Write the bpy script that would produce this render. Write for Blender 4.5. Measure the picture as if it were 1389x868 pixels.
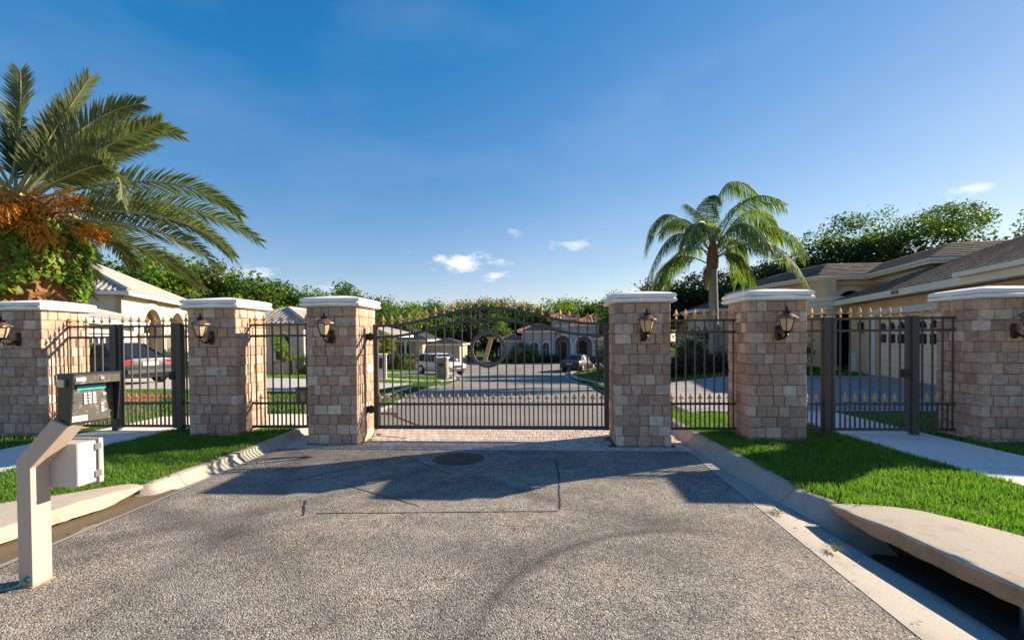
import bpy, bmesh, math, random
import numpy as np
from mathutils import Vector, Matrix
random.seed(7); rng = np.random.default_rng(11)
PI = math.pi
for o in list(bpy.data.objects): bpy.data.objects.remove(o)
S = bpy.context.scene
COL = S.collection

# ------------------------------------------------------------------ camera
cam_d = bpy.data.cameras.new('camera'); cam = bpy.data.objects.new('camera', cam_d); COL.objects.link(cam)
F_PX, YAW, PITCH, ROLL, CAM_H = 634.82, math.radians(3.8604), math.radians(-.8104), math.radians(.477), 1.6
fw = Vector((-math.sin(YAW)*math.cos(PITCH), math.cos(YAW)*math.cos(PITCH), math.sin(PITCH)))
rt = Vector((math.cos(YAW), math.sin(YAW), 0)); upv = rt.cross(fw)
ra = rt*math.cos(ROLL) - upv*math.sin(ROLL); ua = rt*math.sin(ROLL) + upv*math.cos(ROLL)
mw = Matrix(((ra.x, ua.x, -fw.x, 0), (ra.y, ua.y, -fw.y, 0), (ra.z, ua.z, -fw.z, CAM_H), (0, 0, 0, 1)))
cam.matrix_world = mw
cam_d.sensor_width = 36; cam_d.lens = F_PX/1389*36
cam_d.shift_x = -2.5/1389; cam_d.shift_y = 31.9/1389
cam_d.clip_start = 0.05; cam_d.clip_end = 3000
S.camera = cam

# ------------------------------------------------------------------ sky, sun, exposure
SUN_TO = Vector((2.08, 1.0, 1.0)).normalized()
SUN_EL = math.asin(SUN_TO.z); SUN_AZ = math.atan2(SUN_TO.x, SUN_TO.y)
w = bpy.data.worlds.new('World'); S.world = w; w.use_nodes = True
nt = w.node_tree; nt.nodes.clear()
def wn(t, **k):
    n = nt.nodes.new(t)
    for a, b in k.items(): setattr(n, a, b)
    return n
out = wn('ShaderNodeOutputWorld'); bg = wn('ShaderNodeBackground'); bg.inputs[1].default_value = 0.076
sky = wn('ShaderNodeTexSky', sky_type='NISHITA'); sky.sun_disc = False
sky.sun_elevation = SUN_EL; sky.sun_rotation = SUN_AZ
sky.air_density = 1.0; sky.dust_density = 0.08; sky.ozone_density = 2.2; sky.altitude = 0
tc = wn('ShaderNodeTexCoord')
noi = wn('ShaderNodeTexNoise'); noi.inputs['Scale'].default_value = 22; noi.inputs['Detail'].default_value = 7; noi.inputs['Roughness'].default_value = .62
mapn = wn('ShaderNodeMapping'); mapn.inputs['Scale'].default_value = (1, 1, 2.2)
nt.links.new(tc.outputs['Generated'], mapn.inputs[0]); nt.links.new(mapn.outputs[0], noi.inputs[0])
def math_n(op, a, b=None, clamp=False):
    n = wn('ShaderNodeMath', operation=op); n.use_clamp = clamp
    for i, v in enumerate((a, b)):
        if v is None: continue
        if isinstance(v, (int, float)): n.inputs[i].default_value = v
        else: nt.links.new(v, n.inputs[i])
    return n.outputs[0]
def dotn(v):
    n = wn('ShaderNodeVectorMath', operation='DOT_PRODUCT'); nt.links.new(tc.outputs['Generated'], n.inputs[0]); n.inputs[1].default_value = v
    return n.outputs['Value']
# grade of the whole sky toward the photograph's deeper blue
sp_ = wn('ShaderNodeSeparateColor'); nt.links.new(sky.outputs[0], sp_.inputs[0]); hsv = wn('ShaderNodeCombineColor')
nt.links.new(math_n('MAXIMUM', math_n('SUBTRACT', sp_.outputs[0], .8), .12), hsv.inputs[0]); nt.links.new(math_n('MULTIPLY', sp_.outputs[1], .72), hsv.inputs[1])
nt.links.new(math_n('MULTIPLY', math_n('POWER', sp_.outputs[2], .62), 1.5), hsv.inputs[2])
# small fair-weather clouds: compass bearing from the road axis, elevation, width, height (degrees), strength
CLOUDS = [(-10.3, 9.0, 9.0, 2.6, 1.0), (-6.2, 7.4, 4.6, 1.3, .8), (3.6, 11.0, 5.0, 1.5, .6), (-3.6, 12.7, 2.4, 1.2, .3), (-33.5, 6.8, 5.5, 2.2, .55),
          (-25.5, 5.7, 6, 1.3, .45), (40.3, 12.4, 3.8, .9, .6), (10.5, 5.4, 3.5, .8, .5), (47, 12.5, 9, 1.4, .25), (-75, 9, 7, 1.6, .8), (95, 11, 8, 1.8, .8), (160, 9, 9, 2, .9), (-130, 10, 8, 2, .9)]
total = None
for az, el, ww, hh, st in CLOUDS:
    a, e = math.radians(az), math.radians(el)
    c = Vector((math.sin(a)*math.cos(e), math.cos(a)*math.cos(e), math.sin(e)))
    r_ = Vector((math.cos(a), -math.sin(a), 0)); u_ = r_.cross(c)
    if u_.z < 0: u_ = -u_
    du = math_n('DIVIDE', dotn(r_), math.radians(ww)*.55); dv = math_n('DIVIDE', dotn(u_), math.radians(hh)*.6)
    dv = math_n('SUBTRACT', dv, c.dot(u_)/(math.radians(hh)*.6))
    rr = math_n('SQRT', math_n('ADD', math_n('MULTIPLY', du, du), math_n('MULTIPLY', dv, dv)))
    m = math_n('SUBTRACT', math_n('MULTIPLY_ADD', noi.outputs['Fac'], 2.9) if False else math_n('MULTIPLY', noi.outputs['Fac'], 2.3), math_n('MULTIPLY', rr, .62))
    m = math_n('MULTIPLY', math_n('SUBTRACT', m, .66), 1.6*st, clamp=True)
    fr = math_n('GREATER_THAN', dotn(c), .8); m = math_n('MULTIPLY', m, fr)
    total = m if total is None else math_n('MAXIMUM', total, m)
# faint high haze streaks
n2 = wn('ShaderNodeTexNoise'); n2.inputs['Scale'].default_value = 2.6; n2.inputs['Detail'].default_value = 4
mp2 = wn('ShaderNodeMapping'); mp2.inputs['Scale'].default_value = (1, 1, 2.5); mp2.inputs['Rotation'].default_value = (.3, .5, .4)
nt.links.new(tc.outputs['Generated'], mp2.inputs[0]); nt.links.new(mp2.outputs[0], n2.inputs[0])
haze_f = math_n('MULTIPLY', math_n('SUBTRACT', n2.outputs['Fac'], .5, clamp=True), .3)
mixh = wn('ShaderNodeMix', data_type='RGBA'); nt.links.new(haze_f, mixh.inputs[0]); nt.links.new(hsv.outputs[0], mixh.inputs[6]); mixh.inputs[7].default_value = (4.2, 4.7, 5.6, 1)
mix = wn('ShaderNodeMix', data_type='RGBA'); nt.links.new(math_n('MULTIPLY', total, .85), mix.inputs[0]); nt.links.new(mixh.outputs[2], mix.inputs[6]); mix.inputs[7].default_value = (7.2, 7.0, 7.0, 1)
nt.links.new(mix.outputs[2], bg.inputs[0]); nt.links.new(bg.outputs[0], out.inputs[0])
sd = bpy.data.lights.new('sun', 'SUN'); sd.energy = 4.7; sd.angle = math.radians(.55); sd.color = (1, .84, .63)
sun = bpy.data.objects.new('sun', sd); COL.objects.link(sun); sun.rotation_euler = SUN_TO.to_track_quat('Z', 'Y').to_euler(); sun.location = (20, 10, 30)
vs = S.view_settings; vs.view_transform = 'Standard'; vs.look = 'None'; vs.gamma = 1; vs.use_curve_mapping = False; vs.exposure = 1.3
S.render.engine = 'CYCLES'

# ------------------------------------------------------------------ materials
MATS = {}
def mat(name, col=(.5, .5, .5), rough=.7, metal=0, build=None, spec=.5):
    if name in MATS: return MATS[name]
    m = bpy.data.materials.new(name); m.use_nodes = True
    t = m.node_tree; b = t.nodes['Principled BSDF']
    b.inputs['Base Color'].default_value = (*col, 1); b.inputs['Roughness'].default_value = rough
    b.inputs['Metallic'].default_value = metal; b.inputs['Specular IOR Level'].default_value = spec
    if build: build(t, b)
    MATS[name] = m
    return m
def nd(t, ty, **k):
    n = t.nodes.new(ty)
    for a, v in k.items():
        if a.startswith('i_'):
            key = a[2:].replace('_', ' ')
            n.inputs[key].default_value = v
        else: setattr(n, a, v)
    return n
def coords(t, scale=(1, 1, 1), kind='Object'):
    c = nd(t, 'ShaderNodeTexCoord'); mp = nd(t, 'ShaderNodeMapping'); mp.inputs['Scale'].default_value = scale
    if kind == 'World':
        g = nd(t, 'ShaderNodeNewGeometry'); t.links.new(g.outputs['Position'], mp.inputs[0])
    else: t.links.new(c.outputs[kind], mp.inputs[0])
    return mp.outputs[0]
def noise(t, vec, scale, detail=4, rough=.55):
    n = nd(t, 'ShaderNodeTexNoise'); n.inputs['Scale'].default_value = scale; n.inputs['Detail'].default_value = detail; n.inputs['Roughness'].default_value = rough
    t.links.new(vec, n.inputs[0]); return n.outputs['Fac']
def ramp(t, fac, stops):
    r = nd(t, 'ShaderNodeValToRGB'); e = r.color_ramp.elements
    while len(e) < len(stops): e.new(.5)
    for x, (p, c) in zip(e, stops):
        x.position = p; x.color = (*c, 1) if len(c) == 3 else c
    t.links.new(fac, r.inputs[0]); return r.outputs[0]
def mixc(t, f, a, b, mode='MIX'):
    n = nd(t, 'ShaderNodeMix', data_type='RGBA', blend_type=mode)
    for i, v in ((0, f), (6, a), (7, b)):
        if isinstance(v, (int, float)): n.inputs[i].default_value = v
        elif isinstance(v, tuple): n.inputs[i].default_value = (*v, 1)
        else: t.links.new(v, n.inputs[i])
    return n.outputs[2]
def mth(t, op, a, b=None, c=None, clamp=False):
    n = nd(t, 'ShaderNodeMath', operation=op); n.use_clamp = clamp
    for i, v in enumerate((a, b, c)):
        if v is None: continue
        if isinstance(v, (int, float)): n.inputs[i].default_value = v
        else: t.links.new(v, n.inputs[i])
    return n.outputs[0]
def bump(t, b, h, strength=.3, dist=.01):
    n = nd(t, 'ShaderNodeBump'); n.inputs['Strength'].default_value = strength; n.inputs['Distance'].default_value = dist
    t.links.new(h, n.inputs['Height']); t.links.new(n.outputs[0], b.inputs['Normal'])
G3 = lambda v: (v, v, v)

def asphalt_build(t, b):
    v = coords(t, kind='World')
    vo = nd(t, 'ShaderNodeTexVoronoi'); vo.inputs['Scale'].default_value = 92; t.links.new(v, vo.inputs[0])
    vo2 = nd(t, 'ShaderNodeTexVoronoi'); vo2.inputs['Scale'].default_value = 135; t.links.new(v, vo2.inputs[0])
    sep = nd(t, 'ShaderNodeSeparateColor'); t.links.new(vo.outputs['Color'], sep.inputs[0])
    stone = ramp(t, sep.outputs[0], [(0, (.14, .127, .113)), (.25, (.24, .212, .18)), (.7, (.36, .323, .28)), (1, (.54, .485, .42))])
    gap = ramp(t, vo.outputs['Distance'], [(0, G3(1)), (.55, G3(.95)), (1, G3(.25))])
    c = mixc(t, 1.0, stone, gap, 'MULTIPLY')
    big = noise(t, v, .9, 5, .6)
    c = mixc(t, 1.0, c, ramp(t, big, [(.3, G3(.66)), (.5, G3(1)), (.72, (1.25, 1.2, 1.13))]), 'MULTIPLY')
    med = noise(t, v, 6, 5, .65)
    c = mixc(t, mth(t, 'MULTIPLY', ramp(t, noise(t, v, 2.4, 6, .7), [(.56, G3(0)), (.7, G3(1))]), .45), c, (.1, .092, .084))
    c = mixc(t, mth(t, 'MULTIPLY', ramp(t, noise(t, v, 1.5, 3, .5), [(.55, G3(0)), (.72, G3(1))]), .28), c, (.46, .41, .35))
    c = mixc(t, mth(t, 'MULTIPLY', ramp(t, noise(t, v, 11, 2, .5), [(.68, G3(0)), (.76, G3(1))]), .5), c, (.075, .07, .066))
    c = mixc(t, 1.0, c, ramp(t, med, [(.3, G3(.78)), (.6, G3(1.1))]), 'MULTIPLY')
    # tyre scuffs: arcs about fixed centres on the road
    p = nd(t, 'ShaderNodeSeparateXYZ'); t.links.new(v, p.inputs[0])
    def arc(cx, cy, r, wdt, dark, ymin=None, xmax=None):
        dx = mth(t, 'SUBTRACT', p.outputs[0], cx); dy = mth(t, 'SUBTRACT', p.outputs[1], cy)
        d = mth(t, 'SQRT', mth(t, 'ADD', mth(t, 'MULTIPLY', dx, dx), mth(t, 'MULTIPLY', dy, dy)))
        e = mth(t, 'ABSOLUTE', mth(t, 'SUBTRACT', d, r))
        f = mth(t, 'MULTIPLY', mth(t, 'SUBTRACT', 1, mth(t, 'DIVIDE', e, wdt), clamp=True), dark)
        if ymin is not None: f = mth(t, 'MULTIPLY', f, mth(t, 'MULTIPLY', mth(t, 'SUBTRACT', p.outputs[1], ymin), 1.2, clamp=True))
        if xmax is not None: f = mth(t, 'MULTIPLY', f, mth(t, 'MULTIPLY', mth(t, 'SUBTRACT', xmax, p.outputs[0]), 1.0, clamp=True))
        return mth(t, 'MULTIPLY', f, mth(t, 'ADD', mth(t, 'MULTIPLY', med, 1.2), .2, clamp=True))
    for a in ((1.15, 2.35, 1.55, .09, .8, 2.0, 1.9), (1.2, 2.3, 1.78, .22, .4, 2.0, 2.2), (-7.5, 9.5, 7.2, .2, .5, None, -.5), (-6.4, 9.3, 6.8, .18, .42, None, -.4), (-5.5, -1.5, 5.9, .28, .45, None, -.3), (3.2, 9.2, 5.6, .16, .35, 2.2, 1.6), (-9.0, 3.0, 6.4, .22, .4, None, -1.4), (-.4, 12, 8.6, .3, .3, None, None)):
        c = mixc(t, arc(*a), c, (.055, .052, .05))
    for a in ((-3.2, 8.6, 3.6, .5, .3, None, -1.4), (-1.9, 3.9, 1.1, .35, .22, None, None)):
        c = mixc(t, arc(*a), c, (.36, .33, .3))
    t.links.new(c, b.inputs['Base Color'])
    h = mth(t, 'ADD', mth(t, 'MULTIPLY', mth(t, 'SUBTRACT', 1, vo.outputs['Distance']), 1.0), mth(t, 'MULTIPLY', sep.outputs[1], .9))
    h = mth(t, 'ADD', h, mth(t, 'MULTIPLY', vo2.outputs['Distance'], .4))
    bump(t, b, h, .8, .008)
mat('asphalt', rough=.9, build=asphalt_build, spec=.2)

def road_far_build(t, b):
    v = coords(t, kind='World')
    c = ramp(t, noise(t, v, 40, 3), [(.35, (.2, .19, .18)), (.65, (.29, .27, .25))])
    c = mixc(t, 1.0, c, ramp(t, noise(t, v, .5, 4), [(.3, G3(.8)), (.7, G3(1.1))]), 'MULTIPLY')
    t.links.new(c, b.inputs['Base Color']); bump(t, b, noise(t, v, 60, 2), .4, .004)
mat('road_inside', rough=.9, build=road_far_build, spec=.2)

def concrete(name, c0, c1, dirt=.5, sc=1.0, stain=(.16, .12, .085)):
    def bld(t, b):
        v = coords(t, kind='World')
        n1 = noise(t, v, 2.2*sc, 6, .6); n2 = noise(t, v, 90*sc, 3)
        c = mixc(t, n1, c0, c1)
        c = mixc(t, 1.0, c, ramp(t, n2, [(.3, G3(.86)), (.7, G3(1.08))]), 'MULTIPLY')
        c = mixc(t, mth(t, 'MULTIPLY', ramp(t, noise(t, v, 3.7*sc, 7, .7), [(.52, G3(0)), (.72, G3(1))]), dirt), c, stain)
        t.links.new(c, b.inputs['Base Color']); bump(t, b, n2, .35, .003)
    return mat(name, rough=.88, build=bld, spec=.25)
concrete('kerb_concrete', (.47, .42, .35), (.37, .33, .28), .35)
concrete('gutter_concrete', (.45, .41, .35), (.34, .31, .27), .4)
concrete('slab_concrete', (.52, .45, .36), (.43, .37, .295), .4)
concrete('slab_edge', (.56, .34, .19), (.38, .23, .13), .5)
concrete('path_concrete', (.76, .71, .64), (.68, .64, .58), .15)
concrete('drive_concrete', (.5, .48, .45), (.42, .4, .37), .2)
concrete('dark_soil', (.13, .1, .075), (.08, .062, .047), .1)
concrete('wet_dirt', (.2, .15, .09), (.11, .085, .055), .5)
concrete('red_mulch', (.33, .085, .035), (.2, .06, .03), .2, 4)

def brick_build(t, b):
    oi = nd(t, 'ShaderNodeObjectInfo'); v = coords(t, (1, 1, 1), 'World')
    base = ramp(t, oi.outputs['Random'], [(0, (.34, .225, .165)), (.16, (.42, .28, .205)), (.34, (.5, .325, .23)), (.5, (.41, .295, .23)), (.64, (.54, .38, .28)), (.8, (.46, .345, .275)), (.92, (.6, .46, .355)), (1, (.7, .57, .46))])
    n1 = noise(t, v, 14, 5, .65)
    c = mixc(t, 1.0, base, ramp(t, n1, [(.28, (.68, .66, .66)), (.5, G3(1)), (.75, (1.22, 1.18, 1.12))]), 'MULTIPLY')
    n2 = noise(t, v, 160, 2)
    c = mixc(t, 1.0, c, ramp(t, n2, [(.3, G3(.85)), (.7, G3(1.1))]), 'MULTIPLY')
    t.links.new(c, b.inputs['Base Color'])
    bump(t, b, mth(t, 'ADD', n1, mth(t, 'MULTIPLY', n2, .5)), .55, .006)
mat('tumbled_brick', rough=.92, build=brick_build, spec=.2)
concrete('mortar', (.2, .15, .115), (.14, .105, .08), .3, 5)
def paver_build(t, b):
    oi = nd(t, 'ShaderNodeObjectInfo'); v = coords(t, kind='World')
    base = ramp(t, oi.outputs['Random'], [(0, (.47, .375, .32)), (.5, (.54, .44, .385)), (1, (.58, .5, .45))])
    n1 = noise(t, v, 9, 5)
    c = mixc(t, 1.0, base, ramp(t, n1, [(.3, G3(.82)), (.7, G3(1.1))]), 'MULTIPLY')
    t.links.new(c, b.inputs['Base Color']); bump(t, b, noise(t, v, 120, 2), .4, .003)
mat('paver_brick', rough=.9, build=paver_build, spec=.2)
def drive_paver_build(t, b):
    v = coords(t, (1, 1, 1), 'World')
    br = nd(t, 'ShaderNodeTexBrick'); br.inputs['Scale'].default_value = 1.0; br.inputs['Brick Width'].default_value = .3; br.inputs['Row Height'].default_value = .2
    br.inputs['Mortar Size'].default_value = .009; br.inputs['Color1'].default_value = (.42, .38, .36, 1); br.inputs['Color2'].default_value = (.3, .27, .26, 1); br.inputs['Mortar'].default_value = (.16, .14, .13, 1)
    t.links.new(v, br.inputs[0])
    c = mixc(t, 1.0, br.outputs['Color'], ramp(t, noise(t, v, 1.2, 4), [(.3, G3(.85)), (.7, G3(1.15))]), 'MULTIPLY')
    t.links.new(c, b.inputs['Base Color']); bump(t, b, br.outputs['Fac'], -.4, .006)
mat('driveway_pavers', rough=.9, build=drive_paver_build, spec=.2)
def cap_build(t, b):
    v = coords(t, kind='World')
    c = ramp(t, noise(t, v, 5, 6, .65), [(.3, (.76, .75, .72)), (.6, (.87, .86, .83))])
    t.links.new(c, b.inputs['Base Color']); bump(t, b, noise(t, v, 60, 3), .12, .003)
mat('cap_white', rough=.6, build=cap_build, spec=.3)
def iron_build(t, b):
    v = coords(t, kind='World')
    c = ramp(t, noise(t, v, 30, 4), [(.3, (.055, .047, .04)), (.7, (.085, .073, .062))])
    t.links.new(c, b.inputs['Base Color'])
mat('iron', rough=.5, metal=.15, build=iron_build)
mat('ring_iron', (.11, .098, .088), .5, .1)
def gold_build(t, b):
    v = coords(t, kind='World')
    c = ramp(t, noise(t, v, 40, 4), [(.3, (.5, .28, .1)), (.7, (.66, .4, .16))])
    t.links.new(c, b.inputs['Base Color'])
mat('gold_paint', rough=.5, metal=0, build=gold_build)
mat('lantern_bronze', (.045, .03, .025), .45, .5)
def copper_build(t, b):
    v = coords(t, kind='World')
    c = ramp(t, noise(t, v, 25, 4), [(.3, (.16, .085, .06)), (.7, (.3, .17, .12))])
    t.links.new(c, b.inputs['Base Color'])
mat('copper_roof', rough=.42, metal=.55, build=copper_build)
def lglass_build(t, b):
    b.inputs['Transmission Weight'].default_value = .55
    v = coords(t, kind='World')
    bump(t, b, noise(t, v, 70, 2), .5, .01)
mat('seeded_glass', (1.0, .84, .55), .3, build=lglass_build)
mat('bulb_glass', (.9, .85, .75), .3)
mat('rust', (.22, .1, .055), .85)
def post_build(t, b):
    v = coords(t, (60, 60, 2), 'World')
    c = ramp(t, noise(t, v, 1, 3), [(.3, (.5, .39, .315)), (.7, (.53, .42, .345))])
    t.links.new(c, b.inputs['Base Color'])
mat('post_beige', rough=.5, build=post_build, spec=.35)
def scratch_build(t, b):
    v = coords(t, kind='World')
    sc = mixc(t, ramp(t, noise(t, v, 30, 8, .75), [(.54, G3(0)), (.64, G3(1))]), (.075, .068, .06), (.3, .29, .28))
    t.links.new(sc, b.inputs['Base Color'])
mat('keypad_plate', rough=.42, metal=.2, build=scratch_build)
mat('black_metal', (.02, .02, .021), .45, .2)
mat('grey_enclosure', (.52, .5, .47), .45)
mat('grey_dark', (.045, .045, .047), .6)
mat('steel', (.5, .5, .5), .3, .8)
mat('teal_lcd', (.05, .62, .58), .3)
mat('white_plastic', (.75, .75, .73), .4)
mat('green_plastic', (.03, .16, .13), .4)
mat('utility_green', (.06, .075, .06), .55)

def leafmat(name, cols, trans=.35, rough=.55):
    m = bpy.data.materials.new(name); m.use_nodes = True; t = m.node_tree; b = t.nodes['Principled BSDF']
    g = nd(t, 'ShaderNodeNewGeometry')
    c = ramp(t, g.outputs['Random Per Island'], [(i/(len(cols)-1), x) for i, x in enumerate(cols)])
    t.links.new(c, b.inputs['Base Color']); b.inputs['Roughness'].default_value = rough; b.inputs['Specular IOR Level'].default_value = .35
    tr = nd(t, 'ShaderNodeBsdfTranslucent'); br = mixc(t, 1.0, c, (1.5, 1.7, .7), 'MULTIPLY'); t.links.new(br, tr.inputs[0])
    mx = nd(t, 'ShaderNodeMixShader'); mx.inputs[0].default_value = trans
    t.links.new(b.outputs[0], mx.inputs[1]); t.links.new(tr.outputs[0], mx.inputs[2]); t.links.new(mx.outputs[0], t.nodes['Material Output'].inputs[0])
    MATS[name] = m; return m
leafmat('grass_blade', [(.05, .13, .012), (.075, .185, .018), (.1, .23, .025), (.15, .25, .045), (.13, .27, .03), (.2, .23, .06)], .4)
leafmat('grass_dry', [(.22, .16, .07), (.3, .22, .1), (.18, .15, .06)], .3)
leafmat('leaf_wood', [(.035, .07, .014), (.055, .11, .02), (.085, .155, .025), (.13, .2, .035)], .35)
leafmat('leaf_bright', [(.07, .13, .018), (.11, .19, .024), (.17, .26, .034), (.22, .28, .045)], .4)
leafmat('leaf_dark', [(.015, .034, .014), (.024, .05, .016), (.035, .07, .02)], .25)
leafmat('leaf_olive', [(.06, .075, .025), (.09, .11, .03), (.12, .135, .04), (.05, .06, .02)], .3)
leafmat('leaf_yellow', [(.15, .17, .03), (.22, .23, .05), (.28, .27, .07)], .4)
leafmat('leaf_hedge', [(.03, .08, .012), (.05, .12, .015), (.08, .16, .02)], .3)
leafmat('leaf_maroon', [(.06, .035, .03), (.05, .06, .03), (.09, .06, .045)], .3)
leafmat('ivy_leaf', [(.06, .15, .012), (.1, .22, .018), (.2, .3, .03), (.26, .32, .05)], .4)
leafmat('date_frond', [(.085, .11, .045), (.115, .145, .06), (.17, .185, .08)], .25, .6)
leafmat('queen_frond', [(.08, .125, .03), (.12, .18, .04), (.22, .26, .055)], .45, .6)
leafmat('dead_frond', [(.2, .13, .07), (.27, .18, .09)], .3)
leafmat('fruit_strand', [(.55, .24, .025), (.66, .33, .04), (.46, .17, .02), (.68, .4, .07)], .2)
mat('rachis', (.3, .3, .12), .5)
def bark_build(c0, c1):
    def f(t, b):
        v = coords(t, (1, 1, 3), 'Object')
        c = mixc(t, noise(t, v, 7, 6, .7), c0, c1); t.links.new(c, b.inputs['Base Color']); bump(t, b, noise(t, v, 14, 5), .7, .03)
    return f
mat('bark', rough=.95, build=bark_build((.09, .07, .05), (.19, .155, .12)), spec=.15)
mat('queen_bark', rough=.95, build=bark_build((.22, .19, .16), (.36, .32, .27)), spec=.15)
mat('boot_bark', rough=.95, build=bark_build((.14, .065, .03), (.36, .19, .09)), spec=.15)
def lawn_build(t, b):
    v = coords(t, kind='World')
    n1 = noise(t, v, 1.3, 5, .6); n2 = noise(t, v, 45, 4, .7)
    c = ramp(t, n2, [(.3, (.022, .05, .009)), (.55, (.045, .095, .014)), (.75, (.08, .125, .025))])
    c = mixc(t, 1.0, c, ramp(t, n1, [(.3, G3(.8)), (.7, (1.25, 1.15, 1.0))]), 'MULTIPLY')
    t.links.new(c, b.inputs['Base Color']); bump(t, b, n2, .8, .03)
mat('lawn', rough=.95, build=lawn_build, spec=.1)
def stucco(name, c, var=.12):
    def f(t, b):
        v = coords(t, kind='World')
        k = mixc(t, 1.0, c, ramp(t, noise(t, v, 1.1, 5), [(.3, G3(1-var)), (.7, G3(1+var*.5))]), 'MULTIPLY')
        t.links.new(k, b.inputs['Base Color']); bump(t, b, noise(t, v, 50, 3), .25, .006)
    return mat(name, rough=.92, build=f, spec=.2)
stucco('stucco_tan', (.7, .47, .28)); stucco('stucco_cream', (.62, .53, .41)); stucco('stucco_grey', (.47, .43, .43)); stucco('stucco_pale', (.55, .5, .45)); stucco('stucco_beige', (.42, .36, .28))
stucco('trim_white', (.72, .7, .66), .06); stucco('trim_cream', (.8, .72, .56), .08); stucco('garage_paint', (.82, .62, .43), .05)
def shingle(name, c0, c1, c2):
    def f(t, b):
        v = coords(t, kind='Object')
        br = nd(t, 'ShaderNodeTexBrick'); br.inputs['Scale'].default_value = 1; br.inputs['Brick Width'].default_value = .28; br.inputs['Row Height'].default_value = .14; br.inputs['Mortar Size'].default_value = .006
        br.inputs['Color1'].default_value = (*c0, 1); br.inputs['Color2'].default_value = (*c1, 1); br.inputs['Mortar'].default_value = (*c2, 1)
        t.links.new(v, br.inputs[0])
        c = mixc(t, 1.0, br.outputs['Color'], ramp(t, noise(t, v, 2.5, 5), [(.3, G3(.78)), (.7, G3(1.2))]), 'MULTIPLY')
        t.links.new(c, b.inputs['Base Color']); bump(t, b, noise(t, v, 25, 3), .6, .02)
    return mat(name, rough=.95, build=f, spec=.15)
shingle('shingle_grey', (.21, .165, .13), (.075, .062, .054), (.045, .04, .035)); shingle('shingle_slate', (.05, .06, .08), (.04, .045, .06), (.03, .03, .035))
def tile(name, c0, c1):
    def f(t, b):
        v = coords(t, kind='World')
        c = mixc(t, noise(t, v, 3, 5), c0, c1); c = mixc(t, 1.0, c, ramp(t, noise(t, v, 30, 3), [(.3, G3(.8)), (.7, G3(1.12))]), 'MULTIPLY')
        t.links.new(c, b.inputs['Base Color']); bump(t, b, noise(t, v, 40, 3), .3, .01)
    return mat(name, rough=.85, build=f, spec=.2)
tile('tile_grey', (.36, .33, .3), (.46, .43, .4)); tile('tile_terracotta', (.36, .16, .11), (.46, .22, .15))
mat('window_glass', (.02, .025, .03), .22, 0, spec=.4)
mat('painted_interior_shade', (.02, .018, .016), .8)  # near-black colour that paints the shade inside house openings
mat('shade_interior', (.16, .12, .085), .8)
def paint(name, c, cc=.6):
    def f(t, b):
        b.inputs['Coat Weight'].default_value = cc*.5; b.inputs['Coat Roughness'].default_value = .2
    return mat(name, c, .4, .1, f)
paint('car_white', (.72, .72, .72)); paint('car_navy', (.012, .018, .034), .2); paint('car_black', (.012, .011, .012), .2)
mat('tyre', (.02, .02, .02), .85); mat('rim', (.45, .45, .46), .3, .8); mat('tail_red', (.4, .02, .015), .2); mat('head_clear', (.8, .8, .8), .15); mat('plate', (.6, .62, .6), .4)
mat('fieldstone', rough=.92, build=lambda t, b: (t.links.new(ramp(t, noise(t, coords(t, kind='World'), 9, 5), [(.3, (.22, .17, .13)), (.7, (.5, .42, .34))]), b.inputs['Base Color'])))
mat('wood_post', (.1, .065, .04), .8)
mat('cast_iron', rough=.7, metal=.3, build=lambda t, b: t.links.new(ramp(t, noise(t, coords(t, kind='World'), 25, 5), [(.3, (.07, .045, .03)), (.7, (.15, .095, .065))]), b.inputs['Base Color']))
mat('sealant', (.03, .03, .031), .6)

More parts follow.
